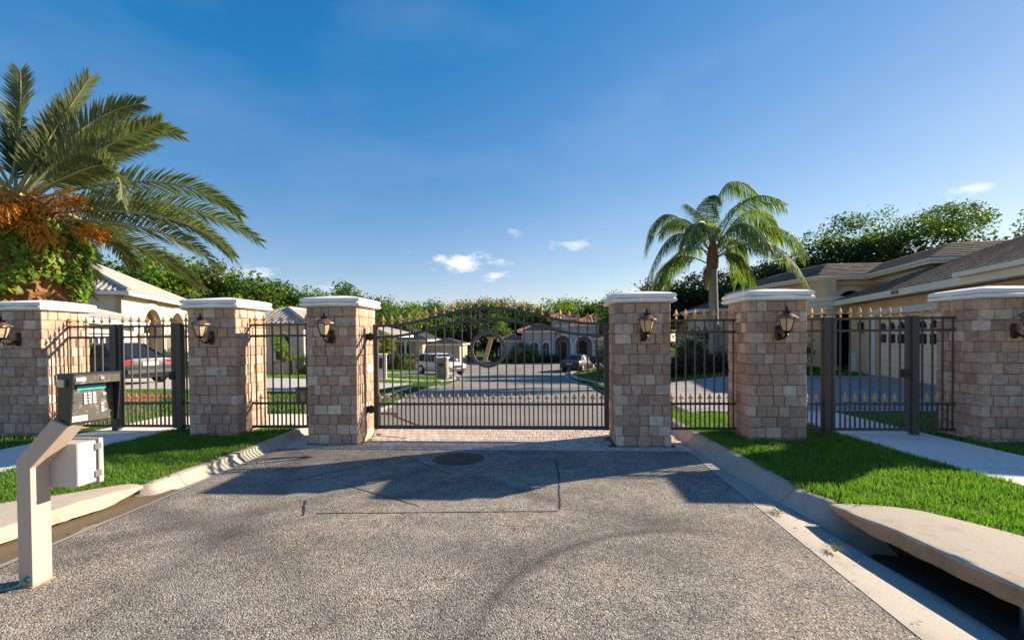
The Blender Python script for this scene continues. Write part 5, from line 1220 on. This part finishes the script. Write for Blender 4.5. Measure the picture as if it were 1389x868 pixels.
# ------------------------------------------------------------------ cream house with barrel tile roofs
h2 = thing('cream_house', 'cream stucco house with pale grey barrel tile roofs and arched porch', 'house', (-22, 24, -.2)); HL = Vector(h2.location); A2 = Vector((-.4, .9165))
K = Vector((-23.2, 24.2)); M = HF((K.x, K.y, -.2), tuple(A2))     # local x forward-left along the side wall, y to the left (inward)
wall_panel(h2, M, 11.5, 4.25, [arch_pts(2.6, 5.8, .05, 3.75), arch_pts(7.2, 10.4, .05, 3.75)], 'stucco_cream', .3)
for a_, b_ in ((2.6, 5.8), (7.2, 10.4)): trim_arch(h2, M, a_, b_, 0, 3.75, .38, 'trim_cream', .1)
lbox(h2, M, (.3, 2.4, .05), (11.3, 2.6, 4.2), 'stucco_cream', 'porch_wall'); lbox(h2, M, (.3, .31, 0), (11.3, 2.39, .06), 'drive_concrete', 'porch_floor'); lbox(h2, M, (3.4, 2.33, .08), (4.6, 2.395, 2.3), 'wood_post', 'front_door')
for x in (2.2, 6.5): q = MB(); q.lathe([(.24, 0), (.24, .15), (.19, .2), (.17, 2.0), (.23, 2.12), (.24, 2.2)], 14, tuple(M @ Vector((x, -.28, 0)))); q.build('column', 'trim_white', h2, 40)
Mb = HF((K.x, K.y, -.2), (-A2.y, A2.x)); Mc = M @ Matrix.Rotation(PI/2, 4, 'Z')
fr = M @ Vector((0, 0, 0)); bk = M @ Vector((0, 8, 0))
Mf = Matrix.Translation(-HL) @ frame((bk.x+HL.x, bk.y+HL.y, -.2), tuple((fr-bk).xy)); wall_panel(h2, Mf, 8, 4.25, [], 'stucco_cream', .3)
lbox(h2, M, (11.2, .31, 0), (11.5, 8, 4.25), 'stucco_cream', 'wall'); lbox(h2, M, (.31, 7.7, 0), (11.19, 8, 4.25), 'stucco_cream', 'wall')
hip_roof(h2, M, 11.5, 8, 4.25, .5, .55, 'tile_grey', .3, 'trim_white', .22)
# low garage wing in front
Kw = Vector((-17.0, 15.4)); Aw = Vector((-.461, .887)); M = HF((Kw.x, Kw.y, -.2), tuple(Aw))
wall_panel(h2, M, 7.4, 2.45, [arch_pts(1.2, 5.8, .001, 2.1, sq=True)], 'stucco_cream', .25); trim_arch(h2, M, 1.2, 5.8, 0, 2.1, .18, 'trim_white', .05, True, 'door_surround')
gd = lbox(h2, M, (1.2, .12, 0), (5.8, .16, 2.1), 'trim_white', 'garage_door')
for r in range(4):
    for c in range(8):
        xa = 1.2+c*.575+.06; xb = xa+.455; za = .06+r*.51
        q = MB()
        if r < 3: q.cbox((xa, .1, za), (xb, .124, za+.4), .012, M); q.build('raised_panel', 'trim_white', gd)
        else: q.box((xa+.03, .106, za+.1), (xb-.03, .123, za+.36), M); q.build('window_pane', 'window_glass', gd)
lbox(h2, M, (0, .26, 0), (.25, 6, 2.45), 'stucco_cream', 'wall'); lbox(h2, M, (7.15, .26, 0), (7.4, 6, 2.45), 'stucco_cream', 'wall'); lbox(h2, M, (.26, 5.75, 0), (7.14, 6, 2.45), 'stucco_cream', 'wall')
hip_roof(h2, M, 7.4, 6, 2.45, .3, .5, 'tile_grey', .3, 'trim_white', .2)
def flush(o): pass

# ------------------------------------------------------------------ grey house with terracotta roofs at the end of the street
h3 = thing('grey_house', 'grey stucco house with terracotta roofs and white arches at the end of the street', 'house', (2, 57, -1.5)); HL = Vector(h3.location); z3 = -1.5
M = HF((-2.9, 57.0, z3), (1, 0))
wall_panel(h3, M, 4.0, 3.6, [arch_pts(1.05, 2.05, .6, 2.42), arch_pts(2.6, 3.35, .3, 2.4)], 'stucco_grey', .25); window(h3, M, 1.05, 2.05, .6, 2.42, True, .16); window(h3, M, 2.6, 3.35, .3, 2.4, True, .16)
lbox(h3, M, (0, .26, 0), (.25, 9, 3.6), 'stucco_grey', 'wall'); hip_roof(h3, M, 4.3, 9, 3.6, .34, .5, 'tile_terracotta', .4, 'trim_white', .2)
M = HF((1.1, 57.6, z3), (1, 0))
wall_panel(h3, M, 5.4, 4.7, [arch_pts(.0+.1, 1.95, .001, 3.2), arch_pts(2.6, 4.6, .001, 3.1)], 'stucco_grey', .3)
trim_arch(h3, M, .1, 1.95, 0, 3.2, .22, 'trim_white', .07); trim_arch(h3, M, 2.6, 4.6, 0, 3.1, .22, 'trim_white', .07)
lbox(h3, M, (-.2, 2.2, 0), (5.4, 2.4, 4.6), 'stucco_grey', 'porch_wall'); pane(h3, M, arch_pts(.5, 1.6, .05, 2.5), 2.15, 'window_glass', 'front_door'); trim_arch(h3, M @ Matrix.Translation((0, 2.18, 0)), .5, 1.6, .05, 2.5, .12, 'trim_white'); pane(h3, M, arch_pts(2.9, 4.2, .3, 2.6), 2.15, 'window_glass'); trim_arch(h3, M @ Matrix.Translation((0, 2.18, 0)), 2.9, 4.2, .3, 2.6, .12, 'trim_white')
for x in (-.1, 2.28, 4.85): q = MB(); q.lathe([(.2, 0), (.2, .15), (.15, .2), (.14, 2.0), (.2, 2.15), (.22, 2.25)], 12, tuple(M @ Vector((x, -.2, 0)))); q.build('column', 'trim_white', h3, 40)
lbox(h3, M, (-.2, -.12, 4.3), (2.35, -.003, 4.45), 'trim_white', 'moulding')
M4 = HF((.6, 57.3, z3+4.0), (1, 0)); lbox(h3, M4, (0.2, .55, -.2), (3.0, 5, 1.3), 'stucco_grey', 'tower_wall'); hip_roof(h3, M4, 3.2, 5.5, 1.15, .4, .35, 'tile_terracotta', .4, 'trim_white', .18)
M5 = HF((3.4, 57.6, z3+2.95), (1, 0)); hip_roof(h3, M5, 5.6, 9, 1.4, .4, .5, 'tile_terracotta', .4, 'trim_white', .18)
M = HF((6.2, 56.2, z3), (1, 0)); wall_panel(h3, M, 4, 2.7, [arch_pts(1.3, 2.4, .8, 2.1)], 'stucco_grey', .25); window(h3, M, 1.3, 2.4, .8, 2.1, True, .14); lbox(h3, M, (0, .26, 0), (.25, 8, 2.7), 'stucco_grey', 'wall'); hip_roof(h3, M, 4, 8, 2.7, .34, .45, 'tile_terracotta', .4, 'trim_white', .18)
M = HF((-5.6, 58.2, z3), (1, 0)); wall_panel(h3, M, 2.9, 2.5, [], 'stucco_grey', .25); lbox(h3, M, (0, .26, 0), (.25, 8, 2.5), 'stucco_grey', 'wall'); hip_roof(h3, M, 3, 8, 2.5, .34, .4, 'tile_terracotta', .4, 'trim_white', .18)

# ------------------------------------------------------------------ low house with slate roof, and pale house with palm garden
h4 = thing('slate_roof_house', 'low beige house with dark slate roof and porch columns behind the white vehicle', 'house', (-16, 48, -1.4)); HL = Vector(h4.location)
M = HF((-21.5, 48.5, -1.45), (1, 0)); wall_panel(h4, M, 8.6, 2.65, [arch_pts(6.0, 7.2, .001, 2.2, sq=True), arch_pts(3.6, 5.0, .8, 2.2, sq=True)], 'stucco_beige', .25); pane(h4, M, arch_pts(6.0, 7.2, 0, 2.2, sq=True), .3, 'painted_interior_shade', 'front_door'); window(h4, M, 3.6, 5.0, .8, 2.2, False, .1)  # doorway filled by a flat near-black pane, interior shade put into its colour
lbox(h4, M, (8.35, .26, 0), (8.6, 8, 2.65), 'stucco_beige', 'wall'); hip_roof(h4, M, 8.6, 8, 2.65, .42, .7, 'shingle_slate', 0, 'trim_cream', .2)
for x in (5.6, 6.9, 8.2): q = MB(); q.lathe([(.17, 0), (.17, .2), (.13, .25), (.12, 2.3), (.17, 2.45), (.17, 2.64)], 12, tuple(M @ Vector((x, -.5, 0)))); q.build('column', 'trim_cream', h4, 40)
M = HF((-12.9, 50.3, -1.45), (1, 0)); lbox(h4, M, (0, 0, 0), (3.6, 5, 2.2), 'stucco_beige', 'wall'); hip_roof(h4, M, 3.6, 5, 2.2, .3, .3, 'shingle_slate', 0, 'trim_cream', .16)
h5 = thing('pale_house', 'pale stucco house with grey roof and dark carport behind the palm garden', 'house', (-17, 31, -.7)); HL = Vector(h5.location)
M = HF((-21.5, 31.0, -.75), (1, .0)); wall_panel(h5, M, 5.0, 3.2, [arch_pts(3.0, 4.0, .9, 2.7)], 'stucco_pale', .25); window(h5, M, 3.0, 4.0, .9, 2.7, True, .14)
lbox(h5, M, (4.75, .26, 0), (5, 8, 3.2), 'stucco_pale', 'wall'); hip_roof(h5, M, 5, 8, 3.2, .4, .5, 'tile_grey', .35, 'trim_white', .2)
M = HF((-16.4, 33.5, -.85), (1, .0)); wall_panel(h5, M, 4.6, 2.5, [arch_pts(.6, 3.6, .001, 2.1, sq=True)], 'stucco_beige', .25); pane(h5, M, arch_pts(.6, 3.6, 0, 2.1, sq=True), .4, 'painted_interior_shade', 'carport'); hip_roof(h5, M, 4.6, 6, 2.5, .3, .4, 'tile_grey', .35, 'trim_white', .18)  # flat near-black pane paints the shade inside the carport opening
# pale cottage corner seen past the feathery palm
h6 = thing('white_cottage', 'small white walled house half hidden by dark trees behind the feathery palm', 'house', (11.8, 29.5, .05)); HL = Vector(h6.location)
M = HF((9.6, 29.0, .0), (1, 0)); wall_panel(h6, M, 5.5, 3.0, [arch_pts(2.6, 3.6, .8, 1.9, sq=True)], 'stucco_cream', .25); window(h6, M, 2.6, 3.6, .8, 1.9, False, .1, mull=3); lbox(h6, M, (0, .26, 0), (.25, 6, 3.0), 'stucco_cream', 'wall'); hip_roof(h6, M, 5.5, 6, 3.0, .34, .5, 'shingle_grey', 0, 'trim_white', .18)

# ================================================================== cars
def car(name, label, loc, head, st, gh, paint_m, Lw, hw, wr, wx, lights):
    t = thing(name, label, 'car', loc, math.atan2(head[1], head[0]))
    q = MB(); n = 12; V = []
    for x, zb, zt, w_ in st:
        half = [(w_*.82, zb), (w_*.97, zb+.1), (w_, (zb+zt)*.5), (w_*.985, zt-.12), (w_*.93, zt-.03), (w_*.6, zt+.015)]
        V += [(x, y, z) for y, z in half]+[(x, -y, z) for y, z in half[::-1]]
    q.add(V, [(i*n+k, i*n+(k+1) % n, (i+1)*n+(k+1) % n, (i+1)*n+k) for i in range(len(st)-1) for k in range(n)]+[tuple(range(n)), tuple((len(st)-1)*n+k for k in range(n))]); q.build('body', paint_m, t, 50)
    (xb0, xf0, zb0, wb0), (xb1, xf1, zt1, wt1) = gh
    B = [(xb0, -wb0, zb0), (xf0, -wb0, zb0), (xf0, wb0, zb0), (xb0, wb0, zb0)]; T = [(xb1, -wt1, zt1-.06), (xf1, -wt1, zt1-.06), (xf1, wt1, zt1-.06), (xb1, wt1, zt1-.06)]; T2 = [(xb1+.15, -wt1*.85, zt1), (xf1-.12, -wt1*.85, zt1), (xf1-.12, wt1*.85, zt1), (xb1+.15, wt1*.85, zt1)]
    q = MB(); q.add(B+T, [(k, (k+1) % 4, 4+(k+1) % 4, 4+k) for k in range(4)]); q.build('windows', 'window_glass', t)
    q = MB(); q.add([(x, y*1.01, z) for x, y, z in T]+T2, [(k, (k+1) % 4, 4+(k+1) % 4, 4+k) for k in range(4)]+[(4, 5, 6, 7), (3, 2, 1, 0)]); q.build('roof', paint_m, t, 60)
    for k in range(4): q = MB(); q.tube([B[k], T[k]], .045, 5); q.build('pillar', paint_m, t)
    for s_ in (0, 3):
        for f_ in (.35, .66) if Lw else (.45,):
            b = Vector(B[s_]).lerp(Vector(B[1 if s_ == 0 else 2]), f_); tp = Vector(T[s_]).lerp(Vector(T[1 if s_ == 0 else 2]), f_); q = MB(); q.tube([tuple(b), tuple(tp)], .035, 5); q.build('pillar', paint_m, t)
    for sx in wx:
        for sy in (-1, 1):
            wq = MB(); prof = [(wr*.62, -.1), (wr*.95, -.11), (wr, -.06), (wr, .06), (wr*.95, .11), (wr*.62, .1)]; wq.lathe(prof, 22); wq.v = [(x, z, y) for x, y, z in wq.v]; wo = wq.build('wheel', 'tyre', t, 40); wo.location = (sx, sy*(hw-.07), wr)
            rq = MB(); rq.lathe([(wr*.6, 0), (wr*.6, .02), (wr*.5, .03), (wr*.15, .02), (.02, .035)], 16); rq.v = [(x, sy*(z+.09), y) for x, y, z in rq.v]; rq.build('rim', 'rim', wo, 40)
            aq = MB(); aq.lathe([(wr*1.13, 0), (wr*1.13, .012), (wr*.4, .012)], 22); aq.v = [(x+sx, sy*(z+hw-.01), y+wr) for x, y, z in aq.v]; aq.build('wheel_arch', 'grey_dark', t)
    for nm, m_, a, b in lights: q = MB(); q.cbox(a, b, .015); q.build(nm, m_, t)
    return t
SED = [(-2.4, .42, .72, .76), (-2.36, .28, .9, .84), (-2.1, .24, .99, .88), (-1.6, .22, 1.0, .905), (-.8, .2, .97, .91), (.3, .2, .95, .91), (1.1, .2, .93, .91), (1.7, .22, .86, .89), (2.15, .25, .76, .84), (2.38, .32, .66, .76), (2.43, .42, .58, .7)]
SGH = ((-1.75, 1.15, .95, .8), (-1.0, .3, 1.45, .6))
SL = [('tail_light', 'tail_red', (-2.39, .5, .68), (-2.2, .84, .86)), ('tail_light', 'tail_red', (-2.39, -.84, .68), (-2.2, -.5, .86)), ('number_plate', 'plate', (-2.42, -.26, .66), (-2.36, .26, .8)), ('bumper', 'grey_dark', (-2.46, -.74, .4), (-2.3, .74, .55)), ('headlight', 'head_clear', (2.25, .45, .6), (2.42, .78, .72)), ('headlight', 'head_clear', (2.25, -.78, .6), (2.42, -.45, .72)), ('mirror', 'grey_dark', (.75, .9, .95), (.9, 1.08, 1.08)), ('mirror', 'grey_dark', (.75, -1.08, .95), (.9, -.9, 1.08))]
car('parked_car', 'dark navy sedan parked before the cream house', (-15.9, 16.0, float(ground_z(-15.9, 16.0))+.02), (-.95, .3), SED, SGH, 'car_navy', 0, .91, .33, (-1.45, 1.45), SL)
car('parked_car', 'black sedan parked by the kerb before the terracotta roofed house', (3.0, 42.8, -1.49), (.4, .917), SED, SGH, 'car_black', 0, .91, .33, (-1.45, 1.45), SL)
SUV = [(-2.35, .5, .85, .8), (-2.3, .35, 1.05, .9), (-1.9, .3, 1.1, .94), (-1.2, .28, 1.08, .95), (.3, .28, 1.06, .95), (1.0, .28, 1.05, .95), (1.6, .3, 1.02, .93), (2.1, .34, .95, .88), (2.33, .42, .82, .8), (2.38, .55, .72, .74)]
UGH = ((-2.2, 1.15, 1.06, .86), (-1.9, .25, 1.7, .68))
UL = [('headlight', 'head_clear', (2.1, .5, .72), (2.36, .86, .88)), ('headlight', 'head_clear', (2.1, -.86, .72), (2.36, -.5, .88)), ('grille', 'grey_dark', (2.3, -.42, .62), (2.4, .42, .82)), ('bumper', 'grey_dark', (2.25, -.7, .4), (2.42, .7, .54)), ('number_plate', 'plate', (2.4, -.2, .52), (2.43, .2, .62)), ('tail_light', 'tail_red', (-2.36, .6, .9), (-2.2, .88, 1.15)), ('tail_light', 'tail_red', (-2.36, -.88, .9), (-2.2, -.6, 1.15)), ('mirror', 'car_white', (.75, .93, 1.1), (.9, 1.12, 1.25)), ('mirror', 'car_white', (.75, -1.12, 1.1), (.9, -.93, 1.25)), ('roof_rail', 'steel', (-1.6, .5, 1.69), (.1, .55, 1.74)), ('roof_rail', 'steel', (-1.6, -.55, 1.69), (.1, -.5, 1.74))]
car('parked_car', 'white sport utility vehicle parked across the driveway behind the stone mailbox', (-8.55, 37.6, float(ground_z(-8.5, 37.6))+.02), (.74, -.67), SUV, UGH, 'car_white', 1, .95, .37, (-1.4, 1.45), UL)

# ================================================================== mailboxes, utility boxes
sm = thing('stone_mailbox', 'square stone mailbox pillar standing at the kerb before the white vehicle', 'mailbox', (-6.55, 29.3, float(ground_z(-6.5, 29.3))))
q = MB(); q.box((-.33, -.3, -.2), (.33, .3, 1.3)); q.build('core', 'mortar', sm)
for f_, (ax, s_) in enumerate((('y', -1), ('x', 1), ('y', 1), ('x', -1))):
    for r in range(7):
        u = -.36
        while u < .33:
            w_ = min(random.uniform(.16, .3), .36-u); q = MB(); d = random.uniform(.02, .05); z0 = r*.19
            if ax == 'y': q.cbox((u+.006, min(s_*.3, s_*(.3+d)), z0+.006), (u+w_-.006, max(s_*.3, s_*(.3+d)), z0+.184), .01)
            else: q.cbox((min(s_*.33, s_*(.33+d)), (u+.006)*.85, z0+.006), (max(s_*.33, s_*(.33+d)), (u+w_-.006)*.85, z0+.184), .01)
            q.build('stone', 'fieldstone', sm); u += w_
q = MB(); q.cbox((-.42, -.4, 1.32), (.42, .4, 1.42), .02); q.build('cap', 'trim_cream', sm)
q = MB(); q.cbox((-.12, -.36, .85), (.12, -.32, 1.05), .01); q.build('mailbox_door', 'black_metal', sm)
def post_box(label, x, y, rz, m_box, m_post='wood_post'):
    t = thing('post_mailbox', label, 'mailbox', (x, y, float(ground_z(x, y))), rz)
    q = MB(); q.cbox((-.06, -.06, -.2), (.06, .06, 1.0), .008); q.build('post', m_post, t)
    q = MB(); q.cbox((-.05, -.35, .86), (.05, .3, .95), .008); q.tube([(0, .05, .5), (0, -.22, .86)], .04, 6); q.build('arm', m_post, t)
    q = MB(); pr = [(-.1, 0), (.1, 0), (.1, .14)]+[(.1*math.cos(PI*k/8), .14+.1*math.sin(PI*k/8)) for k in range(1, 8)]+[(-.1, .14)]; n = len(pr)
    q.add([(x, -.4, .952+z) for x, z in pr]+[(x, .18, .952+z) for x, z in pr], [tuple(range(n)), tuple(range(n, 2*n))[::-1]]+[(k, (k+1) % n, n+(k+1) % n, n+k) for k in range(n)]); q.build('box', m_box, t, 40)
    q = MB(); q.box((-.085, -.408, .96), (.085, -.4, 1.15)); q.build('door', m_box, t); q = MB(); q.box((.101, -.2, 1.06), (.112, -.17, 1.25)); q.build('flag', 'tail_red', t)
    return t
post_box('dark wooden post mailbox on the grass by the kerb near the black sedan', 2.5, 22.4, -PI/2, 'black_metal')
ub = thing('letter_column', 'pale square mailbox column with dark slot on the lawn before the slate roofed house', 'mailbox', (-8.9, 24.7, float(ground_z(-8.9, 24.7))), .3)
q = MB(); q.cbox((-.33, -.3, -.1), (.33, .3, 1.25), .02); q.build('column', 'stucco_pale', ub); q = MB(); q.cbox((-.38, -.35, 1.253), (.38, .35, 1.33), .02); q.build('cap', 'trim_cream', ub); q = MB(); q.cbox((-.12, -.33, .55), (.12, -.303, 1.1), .006); q.build('mailbox_door', 'black_metal', ub)
pb = thing('utility_pedestal', 'dark green utility pedestal on a short post behind the fence', 'utility box', (-5.0, 9.35, .1))
q = MB(); q.tube([(0, 0, -.2), (0, 0, .2)], .045, 8); q.build('post', 'utility_green', pb); q = MB(); q.cbox((-.13, -.09, .2), (.13, .09, .47), .02); q.build('box', 'utility_green', pb); q = MB(); q.cbox((-.14, -.1, .472), (.14, .1, .5), .012); q.build('lid', 'utility_green', pb)

# ================================================================== shrubs
def shrub(name, label, x, y, rx, ry, hz, leaf, m, seed, n=70, per=22, z=None, box=False, group=None, cat='shrub'):
    t = thing(name, label, cat, (x, y, float(ground_z(x, y)) if z is None else z), 0, group); r = np.random.default_rng(seed)
    if box: C = r.uniform(-1, 1, (n, 3)); ax = r.integers(0, 3, n); sgn = r.choice([-1, 1], n); C[np.arange(n), ax] = sgn*r.uniform(.85, 1, n); C = C*np.array([rx, ry, hz/2])+np.array([0, 0, hz/2])
    else: u = r.normal(0, 1, (n, 3)); u /= np.linalg.norm(u, axis=1)[:, None]; C = u*(r.uniform(.5, 1, n)**.4)[:, None]*np.array([rx, ry, hz/2])+np.array([0, 0, hz*.52])
    C[:, 2] = np.maximum(C[:, 2], .05)
    V, Qd = leaf_cloud(C, (leaf*1.1,)*3, per, leaf, seed+5, .3); mesh_np('foliage', V, Qd, m, t)
    q = MB(); rr2 = random.Random(seed)
    for k in range(5): a = rr2.uniform(0, 6.28); q.tube([(0, 0, -.1), (rx*.35*math.cos(a), ry*.35*math.sin(a), hz*.45), (rx*.6*math.cos(a), ry*.6*math.sin(a), hz*.75)], [.03, .02, .006], 5)
    q.build('stems', 'bark', t); return t
shrub('ball_shrub', 'round clipped green bush before the terracotta roofed house', -2.9, 55.6, 1.25, 1.2, 2.3, .16, 'leaf_hedge', 1, 150)
shrub('ball_shrub', 'lighter round bush beside the clipped ball before the arched windows', -1.7, 55.2, .75, .7, 1.7, .14, 'leaf_bright', 2, 90)
for i, (x, lab) in enumerate(((-4.6, 'low dark hedge clump under the left wing of the terracotta roofed house'), (-.9, 'low hedge clump under the arched window pair'), (.7, 'small shrub between arched window and porch'), (-3.4, 'low bright shrub in front of the clipped ball'), (7.2, 'low hedge clump under the small right wing window'))):
    shrub('low_shrub', lab, x, 55.6-.4*(i == 3), 1.1, .6, .8, .14, ['leaf_dark', 'leaf_hedge', 'leaf_dark', 'leaf_bright', 'leaf_hedge'][i], 10+i, 80)
tp = make_tree('topiary_tree', 'small yellow green bushy tree with several round heads on the slate house lawn', 'tree', 111, 2.9, 1.1, .95, .14, 'leaf_yellow', 9, 18, 20, .13, .07, (.3, .45)); place(tp, -10.9, 30.5, 1, 0)
tp2 = make_tree('shrub_tree', 'bright yellow green tree in front of the dark wood at the street end', 'tree', 121, 5.4, 1.9, 2.2, .22, 'leaf_bright', 12, 20, 18, .22, .1); place(tp2, -5.9, 61, 1, 0, -1.5)
tp3 = make_tree('shrub_tree', 'dense dark tree mass behind the white vehicle', 'tree', 131, 5.8, 2.6, 2.6, .26, 'leaf_dark', 14, 24, 18, .28, .14); place(tp3, -9.6, 58, 1, 0, -1.5)
tp4 = make_tree('shrub_tree', 'leafy green tree between the slate roofed house and the street end', 'tree', 137, 6.4, 2.6, 2.9, .26, 'leaf_wood', 14, 24, 18, .28, .14); place(tp4, -13.2, 61, 1, 0, -1.5)
tp5 = make_tree('shrub_tree', 'dark undergrowth tree beside the terracotta roofed house', 'tree', 139, 4.6, 2.2, 2.1, .24, 'leaf_dark', 12, 22, 18, .26, .12); place(tp5, -6.7, 59.5, 1, 0, -1.5)
for i, (x, y, rx, m, lab) in enumerate(((-13.6, 46.2, 1.3, 'leaf_hedge', 'dark green hedge before the slate house porch'), (-12.3, 45.0, 1.2, 'leaf_yellow', 'yellow green low hedge at the edge of the slate house lawn'), (-16.5, 45.6, 1.6, 'leaf_maroon', 'dull reddish low hedge before the slate house window'))): shrub('hedge', lab, x, y, rx, .5, [1.3, .8, .9][i], .13, m, 30+i, 110, 22, None, True)
shrub('ball_shrub', 'clipped rounded green bush before the dark carport', -14.9, 28.6, .75, .7, 1.25, .1, 'leaf_hedge', 41, 120)
cm = make_tree('multi_stem_shrub', 'slender multi stemmed shrub with fine leaves on the red mulch bed', 'shrub', 141, 2.9, .9, 1.0, .12, 'leaf_bright', 9, 12, 14, .14, .05, (.25, .4)); place(cm, -16.9, 29.0, 1, 0)
for i, (x, y, lab) in enumerate(((-16.0, 28.4, 'short fan leaved palm on the red mulch bed'),)):
    t = thing('short_palm', lab, 'palm', (x, y, float(ground_z(x, y))))
    for k in range(11):
        a = k*2*PI/11+.2; e = random.uniform(.3, 1.0); d = Vector((math.cos(a)*math.cos(e), math.sin(a)*math.cos(e), math.sin(e))); frond(t, (0, 0, .9), tuple(Vector((0, 0, .9))+d*.75), tuple(Vector((0, 0, .9))+d*1.1+Vector((0, 0, -.5))), 22, .3, 'leaf_bright', (.015, .005), .4, .3, .035, 700+k)
    q = MB(); q.tube([(0, 0, -.2), (.03, 0, .4), (0, 0, .95)], [.09, .08, .07], 8); q.build('trunk', 'bark', t, 50)
for i, (x, y, rx, lab) in enumerate(((-20.9, 24.2, 1.6, 'clipped green hedge under the porch arches of the cream house'), (-17.3, 21.0, 1.6, 'low green hedge behind the navy sedan'))): shrub('hedge', lab, x, y, rx, .5, 1.1, .1, 'leaf_hedge', 50+i, 170, 22, None, True)
for i, (x, y, rx, hz, m, lab) in enumerate(((6.1, 19.3, .8, .75, 'leaf_maroon', 'dull purple low shrub at the foot of the feathery palm'), (7.3, 19.1, .8, .7, 'leaf_maroon', 'dull purple low shrub mass in front of the feathery palm trunk'), (5.2, 19.8, .6, .65, 'leaf_dark', 'dark low shrub at the end of the palm bed'), (8.3, 19.7, .7, 1.2, 'leaf_hedge', 'upright green shrub right of the feathery palm trunk'), (6.3, 20.9, .55, 1.35, 'leaf_olive', 'olive shrub behind the feathery palm'), (9.1, 20.6, .9, 2.3, 'leaf_dark', 'tall dark shrub between the feathery palm and the tan house'), (10.6, 20.9, .7, 1.5, 'leaf_dark', 'dark spiky shrub beside the white column'), (4.0, 26.3, 1.0, 2.6, 'leaf_yellow', 'yellow green bush on the dark lawn beyond the palm bed'))):
    shrub('bed_shrub', lab, x, y, rx, rx*.7, hz, .11, m, 60+i, 90, 20)
for i, (x, lab) in enumerate(((5.0, 'dark hedge section beneath the trees at the back of the palm lawn'), (8.2, 'tall dark hedge section beneath the trees near the white cottage'))): shrub('hedge', lab, x, 28.0, 1.7, .6, 1.7, .16, 'leaf_dark', 80+i, 110, 22, None, True)

# fallen leaves in the gutters
leafmat('dry_leaf', [(.16, .08, .03), (.26, .14, .05), (.34, .2, .08), (.2, .12, .05)], .15)
V = []; Qd = []
for k in range(85):
    sd_ = random.random() < .6; y = random.uniform(2.6, 8.4)
    x = (1.97+abs(random.gauss(.12, .07))) if sd_ else (-3.88-abs(random.gauss(.05, .05)))
    if random.random() < .12: x = random.uniform(-3.7, 1.8)
    z = .009 if x < 1.95 and x > -3.85 else .004-.015*min(1, (abs(x-(1.95 if sd_ else -3.85)))/.18); a = random.uniform(0, 6.28); L_ = random.uniform(.008, .022); d = Vector((math.cos(a), math.sin(a), random.uniform(-.1, .25)))*L_; s_ = Vector((-d.y, d.x, random.uniform(0, .01)))*random.uniform(.2, .45); c = Vector((x, y, z+.004))
    i = len(V); V += [c-d, c+s_, c+d, c-s_]; Qd.append((i, i+1, i+2, i+3))
tag(mesh_np('leaf_litter', [tuple(v) for v in V], Qd, 'dry_leaf'), 'small dry brown leaves scattered along the gutters', 'leaves', None, 'stuff')
